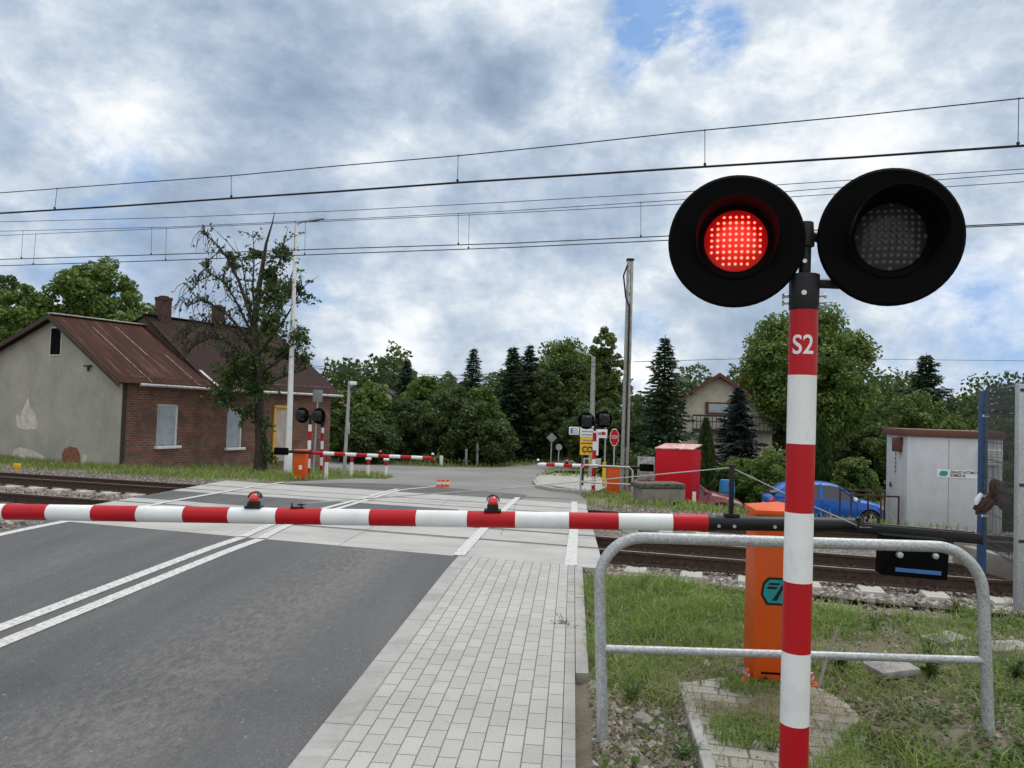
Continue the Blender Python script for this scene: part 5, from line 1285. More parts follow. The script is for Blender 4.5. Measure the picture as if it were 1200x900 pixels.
    # small houses far behind the trees
    Y = 75.; c = at(349, 455, Y); c = at(433, 449, Y); g = Vector((c.x, c.y, -1.8))
    root = thing('far_house', 'pale house gable with dark roof peeping over the left trees', 'house', g); zt = c.z-g.z
    MB().prism([(-1.3, 0, 0), (2.2, 0, 0), (2.2, 0, zt-1.1), (.2, 0, zt), (-1.3, 0, zt-1.0)], (0, 6, 0)).build('wall', 'render_wall', root, smooth=0)
    MB().prism([(.2, -.2, zt+.12), (3., -.2, zt-1.4), (3., -.2, zt-1.55), (.2, -.2, zt)], (0, 6.4, 0)).prism([(.2, -.2, zt+.12), (-1.9, -.2, zt-1.25), (-1.9, -.2, zt-1.4), (.2, -.2, zt)], (0, 6.4, 0)).build('roof', 'black_metal', root, smooth=0)
    c = at(392, 457.5, Y); g = Vector((c.x, c.y, -1.8)); root = thing('far_house', 'red tiled roof showing just right of the brick house', 'house', g); zt = c.z-g.z
    MB().box((-.3, 2, (zt-.8)/2), (3.4, 4, zt-.8)).build('wall', 'render_wall', root); MB().prism([(-2.2, -.3, zt-1.2), (1.6, -.3, zt-1.2), (1.2, 2, zt), (-2.2, 2, zt)], (0, .1, .05)).build('roof', 'roof_tile', root)

# ------------------------------------------------------------------ vegetation
def leaf_quads(C, size, elong=1.6, up=.35, outc=None):
    """leaf cards at centres C (n,3) -> verts, faces"""
    n = len(C); nr = RNG.normal(size=(n, 3)); nr[:, 2] += up*2
    if outc is not None: nr += outc*.9
    nr /= np.linalg.norm(nr, axis=1, keepdims=True)
    a = np.cross(nr, RNG.normal(size=(n, 3))); a /= np.linalg.norm(a, axis=1, keepdims=True); b = np.cross(nr, a)
    sz = size*RNG.uniform(.6, 1.35, (n, 1)); a = a*sz*elong*.5; b = b*sz*.5
    V = np.stack([C-a, C-a*.1+b, C+a, C-a*.1-b], 1).reshape(-1, 3)
    return V, np.arange(n*4).reshape(n, 4)
def limbs(mb, base, top, r0, n, spread, rnd, z0=.3, curve=.25, sub=2):
    base, top = Vector(base), Vector(top); ends = []
    pts = [base.lerp(top, f)+Vector((rnd.uniform(-1, 1), rnd.uniform(-1, 1), 0))*spread*.04*(f > 0) for f in (0, .15, .35, .6, .85, 1)]
    mb.tube(pts, [r0*1.25, r0, r0*.85, r0*.62, r0*.35, r0*.1], 10)
    H = (top-base).length
    for i in range(n):
        f = z0+(1-z0)*.9*i/n+rnd.uniform(0, .05); p = base.lerp(top, f); ang = i*2.4+rnd.uniform(-.5, .5); ln = spread*(1.05-.55*f)*rnd.uniform(.7, 1.1)
        d = Vector((math.cos(ang), math.sin(ang), rnd.uniform(.3, .9)))
        q = [p, p+d*ln*.4, p+d*ln*.75+Vector((0, 0, ln*curve*.4)), p+d*ln+Vector((0, 0, ln*curve*.2))]
        r = r0*(.5-.32*f); mb.tube(q, [r, r*.7, r*.4, r*.12], 6, caps=False); ends += q[1:]
        for _ in range(sub):
            k = rnd.choice([1, 2]); e = q[k]+Vector((rnd.uniform(-1, 1), rnd.uniform(-1, 1), rnd.uniform(-.2, .9)))*ln*.4
            mb.tube([q[k], q[k].lerp(e, .5)+Vector((0, 0, .05*ln)), e], [r*.4, r*.25, r*.06], 5, caps=False); ends.append(e)
    return ends
def broad_tree(name, label, base, H, rad, mat='leaf_mid', leaves=9000, size=.2, low=.2, group='trees beyond the crossing', seed=0, flat=1., clumps=70, trunk=None, csz=.30, squash=1.):
    leaves = int(leaves*2.3); clumps = int(clumps*2.4); csz *= .72
    rnd = random.Random(seed); base = Vector(base)
    root = thing(name, label, 'tree' if 'bush' not in name else 'bush', base, 0, group)
    mb = MB(); limbs(mb, (0, 0, -.2), (rnd.uniform(-.2, .2), rnd.uniform(-.2, .2), H*.85), trunk or H*.022, 11, rad*.85, rnd, z0=max(.12, low), sub=2)
    mb.build('trunk', 'bark', root, smooth=60)
    rg = np.random.default_rng(seed+100); cen = []
    cz = H*(low+1)/2; hz_ = H*(1-low)/2
    while len(cen) < clumps:
        p = rg.uniform(-1, 1, 3); r = np.linalg.norm(p)
        if r > 1 or r < .25: continue
        # fuller shoulders, narrower foot
        k = 1-.25*max(0, -p[2])-.15*max(0, p[2])
        cen.append((p[0]*rad*k, p[1]*rad*k*flat, cz+p[2]*hz_))
    cen = np.array(cen); cr = rg.uniform(.55, 1.25, len(cen))*rad*csz
    w = cr**2; w /= w.sum(); idx = rg.choice(len(cen), leaves, p=w)
    d = rg.normal(size=(leaves, 3)); d /= np.linalg.norm(d, axis=1, keepdims=True); rr = rg.uniform(.15, 1., (leaves, 1))**.45
    size *= .72; C = cen[idx]+d*rr*cr[idx][:, None]*np.array([1, 1, .8*squash]); C[:, 2] = np.maximum(C[:, 2], .12)
    V, Fc = leaf_quads(C, size, outc=d)
    np_mesh('crown', V, Fc, mat, root); return root
def conifer(name, label, base, H, rad, mat='needle', group='trees beyond the crossing', seed=0, low=.04, size=.19, dens=1., whorl=.23):
    rnd = random.Random(seed); base = Vector(base); root = thing(name, label, 'conifer', base, 0, group)
    mb = MB(); mb.tube([(0, 0, -.2), (0, 0, H*.5), (0, 0, H)], [H*.018, H*.011, .015], 8)
    cs = []; out = []; z = H*low+.1
    while z < H*.985:
        f = z/H; R_ = rad*(1-f)**.85*rnd.uniform(.6, 1.12)+.08; n = max(4, int(7-3*f)); ph = rnd.uniform(0, 6)
        for i in range(n):
            a = ph+6.283*i/n+rnd.uniform(-.3, .3); r = R_*rnd.uniform(.7, 1.15); dirv = Vector((math.cos(a), math.sin(a), 0))
            tip = Vector((0, 0, z))+dirv*r+Vector((0, 0, r*(.35*f-.28)))
            mid = Vector((0, 0, z))+dirv*r*.5+Vector((0, 0, r*(.12*f-.12)-.02))
            if r > .25: mb.tube([(0, 0, z), mid, tip], [.02+.01*r, .015, .005], 4, caps=False)
            m = max(5, int(r*26*dens))
            for k in range(m):
                t = (k+.5)/m; t = .12+.88*t; p = Vector((0, 0, z)).lerp(mid, t*2) if t < .5 else mid.lerp(tip, t*2-1)
                wd = r*.28*(1-t*.6)
                s_ = rnd.uniform(-1, 1); sd = Vector((-dirv.y, dirv.x, 0))*s_*wd
                cs.append(p+sd+Vector((0, 0, -abs(s_)*wd*.3+rnd.uniform(-.05, .03)))); out.append(dirv*.5+Vector((-dirv.y, dirv.x, 0))*s_*.8+Vector((0, 0, -.15)))
        z += whorl*(1.05-.55*f)*H/8
    mb.build('trunk', 'bark', root)
    C = np.array([tuple(c) for c in cs]); D = np.array([tuple(c) for c in out]); n = len(C)
    D /= np.linalg.norm(D, axis=1, keepdims=True); D += RNG.normal(size=(n, 3))*.25; D /= np.linalg.norm(D, axis=1, keepdims=True)
    sd = np.cross(D, np.array([0, 0, 1.])+RNG.normal(size=(n, 3))*.5); sd /= np.linalg.norm(sd, axis=1, keepdims=True)
    sz = size*RNG.uniform(.7, 1.5, (n, 1)); a = D*sz*1.3; b = sd*sz*.33
    V = np.stack([C-a*.3, C+b, C+a, C-b], 1).reshape(-1, 3)
    np_mesh('crown', V, np.arange(n*4).reshape(n, 4), mat, root); return root
def thuja(label, base, H, rad, seed):
    root = thing('thuja', label, 'conifer', base, 0, 'columnar thujas in front of the gabled house'); rg = np.random.default_rng(seed); n = 5200
    MB().cyl((0, 0, -.2), (0, 0, H*.8), .09, .02, n=8).build('trunk', 'bark', root)
    t = rg.uniform(0, 1, n)**.8; z = t*H; prof = rad*np.minimum(1, (1-t)*2.2)**.7*(.75+.25*np.minimum(1, t*5)); a = rg.uniform(0, 6.283, n)
    rr = prof*(1-.35*rg.uniform(0, 1, n)**2)*(1+.12*np.sin(a*5+z*3)); C = np.stack([np.cos(a)*rr, np.sin(a)*rr, z], 1)
    D = np.stack([np.cos(a)*.3, np.sin(a)*.3, np.ones(n)], 1)+rg.normal(size=(n, 3))*.25; D /= np.linalg.norm(D, axis=1, keepdims=True)
    sd = np.cross(D, rg.normal(size=(n, 3))); sd /= np.linalg.norm(sd, axis=1, keepdims=True); s = .15*rg.uniform(.7, 1.4, (n, 1))
    V = np.stack([C-D*s*.6, C+sd*s*.4, C+D*s, C-sd*s*.4], 1).reshape(-1, 3); np_mesh('crown', V, np.arange(n*4).reshape(n, 4), 'thuja', root)
def front_tree():
    """the half-dead tree before the brick house"""
    b = gp(305, 554); root = thing('tree', 'half dead tree with bare drooping branches on its left side, before the brick house', 'tree', b, 0)
    rnd = random.Random(5); Y = b.y; P = lambda x, y, dy=0.: at(x, y, Y+dy)-Vector(b)
    mb = MB()
    mb.tube([Vector((0, 0, -.2)), P(306, 520), P(304, 470), P(300, 420), P(298, 380), P(303, 340), P(308, 310), P(312, 285), P(319, 262), P(322, 248)], [.27, .2, .175, .16, .13, .1, .075, .05, .025, .008], 10)
    ends = []
    def br(pts, r, dy=(0, 0)):
        q = [P(x, y, dy[0]+(dy[1]-dy[0])*i/(len(pts)-1)) for i, (x, y) in enumerate(pts)]
        mb.tube(q, [r*(1-.85*i/(len(q)-1)) for i in range(len(q))], 6, caps=False); return q
    B = [([(300, 400), (292, 365), (280, 330), (266, 302), (252, 285), (238, 273)], .08, (0, -.6)), ([(299, 415), (285, 390), (268, 370), (250, 358), (235, 352), (218, 360)], .07, (0, -.3)),
         ([(298, 430), (280, 412), (262, 398), (245, 396), (228, 405), (215, 420)], .06, (0, .5)), ([(300, 372), (296, 340), (298, 300), (296, 272)], .06, (0, .6)), ([(304, 350), (318, 330), (330, 300), (334, 275)], .06, (0, -.5)),
         ([(300, 420), (318, 395), (335, 372), (348, 350), (354, 330)], .07, (0, .6)), ([(300, 440), (325, 425), (342, 405), (358, 395)], .06, (0, -.6)), ([(302, 455), (330, 442), (350, 436), (360, 432)], .05, (0, .3)),
         ([(300, 400), (290, 380), (275, 350), (262, 330), (248, 322), (232, 330), (222, 345)], .055, (0, .9)), ([(299, 408), (282, 395), (262, 380), (240, 378), (222, 390), (212, 402)], .05, (0, -.8)), ([(300, 460), (285, 440), (270, 425), (262, 412)], .05, (0, -.9)), ([(300, 470), (290, 455), (272, 455), (255, 470)], .045, (0, .2)),
         ([(303, 390), (312, 370), (325, 350), (345, 318)], .05, (0, 1.1)), ([(301, 380), (290, 350), (285, 315), (275, 282)], .045, (0, 1.2))]
    twigs = []
    for pts, r, dy in B:
        q = br(pts, r, dy); left = pts[-1][0] < 262
        for i in range(1, len(q)):
            for _ in range(11 if left else 5):
                p = q[i-1].lerp(q[i], rnd.random()); dx = rnd.uniform(-1, 1); ln = rnd.uniform(.35, 1.0)
                if left: d = Vector((rnd.uniform(-1, .3), rnd.uniform(-.7, .7), rnd.uniform(.1, .7))); e = p+d*ln; m = p+d*ln*.5+Vector((0, 0, .12)); e.z -= ln*.75; pts_ = [p, m, m.lerp(e, .55)+Vector((-.06, 0, .05)), e]
                else: d = Vector((rnd.uniform(-1, 1), rnd.uniform(-1, 1), rnd.uniform(-.1, 1))); e = p+d*ln; pts_ = [p, p+d*ln*.5+Vector((0, 0, .05)), e]
                mb.tube(pts_, [.021-.015*j/(len(pts_)-1) for j in range(len(pts_))], 4, caps=False)
                twigs.append((pts_, left))
    mb.build('trunk', 'bark', root, smooth=60)
    C = []; nodes = [Vector(p) for t_, l_ in twigs for p in t_[:1]]; mb2 = MB()
    for pts_, left in twigs:
        k = 2 if left else 9
        for _ in range(k):
            p = random.choice(pts_[1:]); C.append(tuple(p+Vector((rnd.gauss(0, .07), rnd.gauss(0, .07), rnd.gauss(0, .06)))))
    for (x, y, dy, s, n) in ((330, 300, 0, .35, 260), (345, 340, .4, .4, 320), (350, 395, -.3, .35, 260), (325, 350, -.6, .5, 520), (335, 415, .3, .45, 350), (290, 425, -.5, .5, 520), (270, 445, -.6, .45, 400), (315, 380, -.8, .55, 560), (262, 470, -.3, .4, 330), (300, 460, -.6, .45, 380), (355, 420, 0, .28, 130), (300, 300, .5, .4, 240), (275, 310, 0, .32, 110), (318, 325, .3, .42, 380), (310, 440, .6, .5, 420), (310, 500, -.3, .22, 90), (285, 490, -.3, .35, 180), (318, 540, -.2, .22, 140), (240, 310, -.3, .2, 50), (270, 300, -.3, .25, 70)):
        c = P(x, y, dy); near = min(nodes, key=lambda q: (q-c).length); mb2.tube([near, near.lerp(c, .5)+Vector((0, 0, .06)), c], [.022, .016, .010], 5, caps=False)
        for _ in range(max(4, n//11)):
            a = near.lerp(c, rnd.uniform(.35, 1.)); e = Vector((c.x+rnd.gauss(0, s*.8), c.y+rnd.gauss(0, s*.8), c.z+rnd.gauss(0, s*.7))); m = a.lerp(e, .5)+Vector((0, 0, .05)); mb2.tube([a, m, e], [.009, .006, .003], 4, caps=False)
            for _ in range(19):
                t = .25+.75*rnd.random(); p = a.lerp(m, t*2) if t < .5 else m.lerp(e, t*2-1); C.append((p.x+rnd.gauss(0, .055), p.y+rnd.gauss(0, .055), p.z+rnd.gauss(0, .05)))
    mb2.build('branches', 'bark', root, smooth=60)
    V, Fc = leaf_quads(np.array(C), .085); np_mesh('crown', V, Fc, 'leaf_dark', root)
def T(px, py_base, py_top, Y, fn=None):
    p = at(px, py_base, Y); g = gz(p.x, p.y); return (p.x, p.y, g), at(px, py_top, Y).z-g
def build_trees():
    front_tree()
    def bt(px, top, wpx, Y, name, label, **k):
        b, H = T(px, 540, top, Y); return broad_tree(name, label, b, H, wpx*Y/900/2, seed=px, **k)
    def cf(px, top, wpx, Y, name, label, **k):
        b, H = T(px, 540, top, Y); return conifer(name, label, b, H, wpx*Y/900/2, seed=px, **k)
    # behind the brick house
    bt(105, 300, 125, 46, 'broadleaf_tree', 'bright green tree directly behind the grey gable roof', mat='leaf_light', leaves=14000, size=.22, low=.25, group='trees behind the brick house')
    bt(20, 335, 90, 44, 'broadleaf_tree', 'lower bright green tree at the left edge of the photo', mat='leaf_light', leaves=9000, size=.22, low=.2, group='trees behind the brick house')
    bt(0, 322, 60, 52, 'broadleaf_tree', 'dark tree top behind the trees at the left edge', mat='leaf_dark', leaves=5000, size=.22, group='trees behind the brick house')
    # left run of bushes and trees behind the left boom
    bt(400, 452, 66, 46, 'broadleaf_tree', 'mid green round tree just right of the brick house', mat='leaf_mid', leaves=9000, size=.17, low=.02)
    bt(432, 448, 56, 50, 'broadleaf_tree', 'pale green tree behind the camera pole', mat='leaf_light', leaves=8000, size=.17, low=.02)
    bt(428, 490, 76, 45, 'hedge_bush', 'low dark hedge bush right of the camera pole', mat='leaf_dark', leaves=8000, size=.15, low=.0, group='bushes along the far road')
    cf(473, 420, 66, 58, 'spruce_tree', 'dark spruce tip standing above the left trees')
    bt(497, 438, 62, 54, 'broadleaf_tree', 'green tree between the two thin spruce tips', mat='leaf_mid', leaves=9000, size=.17, low=.05)
    bt(470, 468, 70, 49, 'broadleaf_tree', 'dark green tree behind the middle of the left boom', mat='leaf_dark', leaves=10000, size=.16, low=.0)
    cf(551, 406, 78, 58, 'spruce_tree', 'tall thin spruce tip in the middle of the tree line')
    bt(530, 458, 80, 47.5, 'broadleaf_tree', 'very dark bushy tree at the road bend', mat='leaf_dark', leaves=13000, size=.16, low=.0)
    bt(562, 452, 60, 49, 'broadleaf_tree', 'yellowish green tree below the tall thin spruce tip', mat='leaf_mid', leaves=8000, size=.16, low=.0)
    bt(575, 490, 66, 47, 'hedge_bush', 'dark bush at the foot of the tall conifers', mat='leaf_dark', leaves=7000, size=.15, low=.0, group='bushes along the far road')
    cf(598, 404, 96, 52, 'spruce_tree', 'left of two tall dark conifers in the middle of the tree line', dens=1.3)
    cf(617, 402, 92, 53, 'spruce_tree', 'right of two tall dark conifers in the middle of the tree line', dens=1.3)
    bt(662, 402, 122, 57, 'broadleaf_tree', 'large green tree above the far road', mat='leaf_mid', leaves=20000, size=.2, low=.08, clumps=110)
    bt(636, 425, 50, 52, 'broadleaf_tree', 'dark narrow tree beside the tall conifers', mat='leaf_dark', leaves=9000, size=.17, low=.0)
    bt(600, 430, 90, 60, 'broadleaf_tree', 'green tree mass between the tall conifers and the large tree', mat='leaf_mid', leaves=9000, size=.19, low=.0)
    bt(706, 383, 52, 50, 'birch_tree', 'slender loose birch rising behind the old street lamp', mat='leaf_mid', leaves=7000, size=.16, low=.25, clumps=55)
    bt(700, 470, 80, 46, 'broadleaf_tree', 'dark green tree behind the signs', mat='leaf_dark', leaves=12000, size=.16, low=.0)
    bt(655, 478, 70, 62, 'broadleaf_tree', 'shaded tree at the end of the far road', mat='leaf_dark', leaves=9000, size=.18, low=.0)
    # right side
    cf(776, 392, 138, 38, 'spruce_tree', 'big dark spruce right of the tall concrete pole', dens=1.6, size=.15, group='trees around the gabled house')
    bt(735, 480, 60, 43, 'hedge_bush', 'dark bush left of the big spruce, behind the concrete pole', mat='leaf_dark', leaves=7000, size=.15, low=.0, group='bushes along the far road')
    bt(770, 530, 100, 36, 'hedge_bush', 'dark low bush behind the red box', mat='leaf_dark', leaves=8000, size=.13, low=.0, group='bushes along the far road')
    cf(864, 450, 112, 41, 'spruce_tree', 'bluish spruce standing before the gabled house', mat='needle_blue', dens=1.6, size=.15, group='trees around the gabled house')
    b, H = T(826, 560, 493, 33); thuja('columnar green thuja just right of the red box', b, H, .38, 3)
    b, H = T(963, 560, 495, 34); thuja('columnar green thuja right of the striped S2 post', b, H, .38, 4)
    bt(945, 358, 150, 46, 'walnut_tree', 'largest green tree, spreading behind the S2 post', mat='leaf_light', leaves=26000, size=.2, low=.22, clumps=120, group='trees around the gabled house')
    bt(905, 530, 76, 34, 'hedge_bush', 'bright green feathery bush behind the rear of the blue car', mat='leaf_light', leaves=9000, size=.12, low=.0, group='bushes around the blue car')
    bt(860, 535, 60, 36, 'hedge_bush', 'dark green bush between the thuja and the blue car', mat='leaf_mid', leaves=7000, size=.12, low=.0, group='bushes around the blue car')
    bt(1000, 534, 62, 34, 'hedge_bush', 'round green bush above the nose of the blue car', mat='leaf_mid', leaves=7000, size=.12, low=.0, group='bushes around the blue car')
    bt(940, 522, 60, 38, 'hedge_bush', 'dark bush behind the roof of the blue car', mat='leaf_dark', leaves=6000, size=.13, low=.0, group='bushes around the blue car')
    bt(1010, 500, 80, 52, 'broadleaf_tree', 'shaded tree right of the largest tree, behind the cabin', mat='leaf_dark', leaves=8000, size=.18, low=.0, group='trees behind the white cabin')
    cf(1084, 413, 150, 52, 'spruce_tree', 'broad conifer rising above the white cabin', dens=1.2, size=.2, group='trees behind the white cabin')
    bt(1075, 462, 104, 48, 'broadleaf_tree', 'brownish green tree directly above the white cabin', mat='leaf_mid', leaves=12000, size=.17, low=.0, group='trees behind the white cabin')
    bt(1125, 490, 70, 50, 'broadleaf_tree', 'small green tree left of the blue fence post', mat='leaf_mid', leaves=7000, size=.17, low=.0, group='trees behind the white cabin')
    bt(1185, 488, 100, 44, 'broadleaf_tree', 'green tree seen through the wire mesh at the right edge', mat='leaf_mid', leaves=10000, size=.16, low=.0, group='trees behind the white cabin')
    bt(1190, 545, 90, 28, 'hedge_bush', 'bush behind the wire mesh panel', mat='leaf_mid', leaves=6000, size=.11, low=.0, group='trees behind the white cabin')
    bt(1240, 470, 120, 50, 'broadleaf_tree', 'green tree just outside the right edge of the photo', mat='leaf_mid', leaves=7000, size=.18, low=.0, group='trees behind the white cabin')
    # distant wood closing the view
    rg = np.random.default_rng(11); n = 120000; x = rg.uniform(-110, 120, n); y = 88+rg.uniform(0, 14, n)+6*np.sin(x*.13); h = 7.0+1.6*np.sin(x*.31)+1.3*np.sin(x*.9+1)+.8*np.sin(x*2.3)
    z = -1.8+h*rg.uniform(0, 1, n)**.7
    V, Fc = leaf_quads(np.stack([x, y, z], 1), .38); struct(np_mesh('distant_wood', V, Fc, 'leaf_dark'), 'stuff')
def blades(P, h, w, lean=.45, bend=.5):
    """grass blades at points P (n,3): 2 quads-> 4 verts strip + tip triangle as quads"""
    n = len(P); a = RNG.uniform(0, 6.283, n); hh = h*RNG.uniform(.5, 1.3, n); ww = w*RNG.uniform(.7, 1.3, n)
    dx = np.stack([np.cos(a), np.sin(a), np.zeros(n)], 1); sd = np.stack([-np.sin(a), np.cos(a), np.zeros(n)], 1); le = (RNG.uniform(.1, 1, n)*lean)[:, None]; up = np.array([0, 0, 1.])
    m = P+up*hh[:, None]*.55+dx*hh[:, None]*le*.35; t = P+up*hh[:, None]*(1-.35*le)+dx*hh[:, None]*le*(.6+bend)
    s0 = sd*ww[:, None]*.5
    V = np.stack([P-s0, P+s0, m+s0*.8, m-s0*.8, t+s0*.12, t-s0*.12], 1).reshape(-1, 3)
    i = np.arange(n)[:, None]*6; Fc = np.concatenate([i+np.array([[0, 1, 2, 3]]), i+np.array([[3, 2, 4, 5]])])
    return V, Fc
def nz(x, y, f, p=0.): return np.sin(x*f+1.3*np.sin(y*f*.7+p)+p)*np.cos(y*f*1.1+1.7*np.sin(x*f*.6-p))
def build_grass():
    gzv = lambda X, Y: np.array([gz(a, b) for a, b in zip(X, Y)])
    def scatter(n, box, keep):
        X = RNG.uniform(box[0], box[1], n); Y = RNG.uniform(box[2], box[3], n); k = keep(X, Y); X, Y = X[k], Y[k]; return np.stack([X, Y, gzv(X, Y)], 1)
    patch = [G2(800, 806), G2(842, 800), G2(880, 801), G2(930, 805), G2(966, 814), G2(1000, 836), G2(1018, 862), G2(1010, 890), G2(1030, 930), G2(1020, 1000), G2(860, 1000), G2(828, 897)]
    cab = gp(884, 806)
    def near(X, Y):
        v = X*VX+Y*VY; s = X*NX+Y*NY; d = .5+.5*nz(X, Y, 2.1, .4)+.35*nz(X, Y, 5.3, 1.)
        bare = np.exp(-((X-.75)/.45)**2-((Y-4.0)/.55)**2)+np.exp(-((X-3.0)/.9)**2-((Y-7.2)/.7)**2)*.8+1.0*np.exp(-((X-2.9)/.75)**2-((Y-4.05)/.55)**2)+.6*np.exp(-((X-2.7)/.7)**2-((Y-5.7)/.35)**2)
        lush = np.exp(-((X-1.7)/1.2)**2-((Y-6.8)/1.2)**2)*1.0+.5*np.exp(-((X-1.1)/.7)**2-((Y-5.2)/.8)**2)
        dens = np.clip(-.06+1.0*d+.9*lush-bare*1.2-.5*np.exp(-((Y-5.45-.1*X)/.35)**2)+.7*np.exp(-((v-.24)/.10)**2)*(nz(X, Y, 3.7, 1.9) > -.1), .015, 1.)
        ok = (v > .155)&(s < 8.35+.25*np.sin(X*5)+.15*np.sin(X*13))&(RNG.uniform(0, 1, len(X)) < dens)
        ins = np.array([inpoly(a, b, patch) for a, b in zip(X, Y)]); ok &= ~(ins&(RNG.uniform(0, 1, len(X)) < .90-.35*(nz(X, Y, 4.7, .3) > .45)))
        ok &= ~((X > cab.x-.03)&(X < cab.x+.4)&(Y > cab.y-.05)&(Y < cab.y+.45)); return ok
    P = scatter(120000, (.2, 7, 2.6, 8.9), near); hf = .06+.075*np.clip(.5+.6*nz(P[:, 0], P[:, 1], 3.1, .7)+.4*nz(P[:, 0], P[:, 1], 8., 2.), .05, 1.3)+.04*np.exp(-((P[:, 0]-1.6)/1.2)**2-((P[:, 1]-6.6)/1.3)**2); V, Fc = blades(P, hf, .006, 1.0, .7); struct(np_mesh('grass', V, Fc, 'grass'), 'stuff')
    P = scatter(6000, (.2, 7, 2.6, 8.9), near); V, Fc = blades(P, .17, .0045, 1.2, .9); struct(np_mesh('dry_grass', V, Fc, 'grass_dry'), 'stuff')
    # straw litter on the bare soil
    P = scatter(6000, (.2, 4.5, 3.0, 6.2), lambda X, Y: (X*VX+Y*VY) > .2); P[:, 2] += .035; V, Fc = blades(P, .055, .003, 2.6, 1.6); V[:, 2] = np.minimum(V[:, 2], np.repeat(P[:, 2], 6)+.02); struct(np_mesh('straw_litter', V, Fc, 'grass_dry'), 'stuff')
    # dry hay lying over the old pavers and weeds growing in their joints
    n = 2600; X = np.concatenate([RNG.normal(1.42, .22, n//2), RNG.uniform(1.0, 2.0, n//2)]); Y = np.concatenate([RNG.normal(4.55, .22, n//2), RNG.uniform(3.1, 4.9, n//2)]); k = nz(X, Y, 4., .8) > -.15; X, Y = X[k], Y[k]
    P = np.stack([X, Y, np.full(len(X), .036)], 1); V, Fc = blades(P, .06, .0035, 2.4, 1.5); V[:, 2] = np.clip(V[:, 2], .034, .06); struct(np_mesh('hay_litter', V, Fc, 'grass_dry'), 'stuff')
    P = scatter(16000, (.9, 2.2, 2.9, 4.95), lambda X, Y: np.array([inpoly(a, b, patch) for a, b in zip(X, Y)])&((nz(X, Y, 5.2, 2.2) > .38)|(np.abs(np.sin((Y+.2*X)*26)) < .07))); P[:, 2] = .03; V, Fc = blades(P, .05, .005, 1.2, .7); struct(np_mesh('joint_grass', V, Fc, 'grass'), 'stuff')
    # low broad-leaved weeds over the bare soil
    def lw(X, Y):
        v = X*VX+Y*VY; f = .6*np.exp(-((X-3.0)/1.1)**2-((Y-4.2)/.9)**2)+.35*np.exp(-((X-.8)/.5)**2-((Y-3.7)/.7)**2)+.25*(nz(X, Y, 3.3, 1.1) > .3)
        return (v > .18)&(RNG.uniform(0, 1, len(X)) < f*(.4+.9*(nz(X, Y, 6.1, .2) > 0)))&~np.array([inpoly(a, b, patch) and random.random() < .8 for a, b in zip(X, Y)])
    P = scatter(90000, (.2, 6, 2.8, 8.0), lw); P[:, 2] += RNG.uniform(.0, .06, len(P)); V, Fc = leaf_quads(P, .022, 1.7, .7); struct(np_mesh('low_weeds', V, Fc, 'weed'), 'stuff')
    P = scatter(40000, (.2, 6, 2.8, 7.0), lw); P[:, 2] += .006; V, Fc = leaf_quads(P, .026, 1.5, 1.8); struct(np_mesh('leaf_litter', V, Fc, 'litter'), 'stuff')
    # verges beyond the track
    def far_ok(X, Y):
        s = X*NX+Y*NY; t = X*TX+Y*TY; d = .55+.45*nz(X, Y, .9, 2.)
        FW = [G2(631, 571.6), G2(628, 566), G2(632, 560.5), G2(650, 557), G2(700, 560), G2(720, 570), G2(700, 580), G2(678, 578)]
        r = np.array([(not inpoly(a, b, ROAD_FAR)) and not inpoly(a, b, FW) for a, b in zip(X, Y)])
        return (s > FAR-.3)&r&((t < tL(FAR)+.2)|(t > tR(FAR)-.1)|(s > FAR+1.))&(RNG.uniform(0, 1, len(X)) < d)
    P = scatter(90000, (-26, 16, 17, 36), far_ok); V, Fc = blades(P, .19, .026, .8, .5); struct(np_mesh('verge_grass', V, Fc, 'grass'), 'stuff')
    P = scatter(12000, (-26, 12, 17, 32), far_ok); V, Fc = blades(P, .26, .016, .9, .6); struct(np_mesh('dry_verge_grass', V, Fc, 'grass_dry'), 'stuff')
    P = scatter(26000, (-30, 45, 36, 62), lambda X, Y: np.array([not inpoly(a, b, ROAD_FAR) for a, b in zip(X, Y)])); V, Fc = blades(P, .28, .06, .8, .5); struct(np_mesh('far_verge_grass', V, Fc, 'grass'), 'stuff')
    # gravelly soil near the railing foot
    n = 2200; X = np.concatenate([RNG.normal(.75, .38, 2200), RNG.uniform(.2, 4.6, 3600), RNG.uniform(.15, .9, 1600)]); Y = np.concatenate([RNG.normal(4.0, .45, 2200), RNG.uniform(3., 8.6, 3600), RNG.uniform(3., 8.4, 1600)])
    k = ((X*VX+Y*VY) > .15)&~np.array([inpoly(a, b, patch) and random.random() < .85 for a, b in zip(X, Y)]); X, Y = X[k], Y[k]; n = len(X); cube = np.array([(x, y, z) for x in (-1, 1) for y in (-1, 1) for z in (-1, 1)], float); Vs = []
    for x, y in zip(X, Y):
        r = .006+.02*random.random()**3; Vs.append(cube*RNG.uniform(.45, 1, (8, 1))*RNG.uniform(.6, 1.2, (1, 3))*r@np.array(Matrix.Rotation(random.uniform(0, 6), 3, Vector(RNG.normal(size=3))).transposed())+np.array([x, y, gz(x, y)+r*.4]))
    q6 = np.array([(0, 1, 3, 2), (4, 6, 7, 5), (0, 4, 5, 1), (2, 3, 7, 6), (0, 2, 6, 4), (1, 5, 7, 3)])
    struct(np_mesh('gravel', np.concatenate(Vs), (np.arange(n)[:, None, None]*8+q6[None]).reshape(-1, 4), 'stones'), 'stuff')
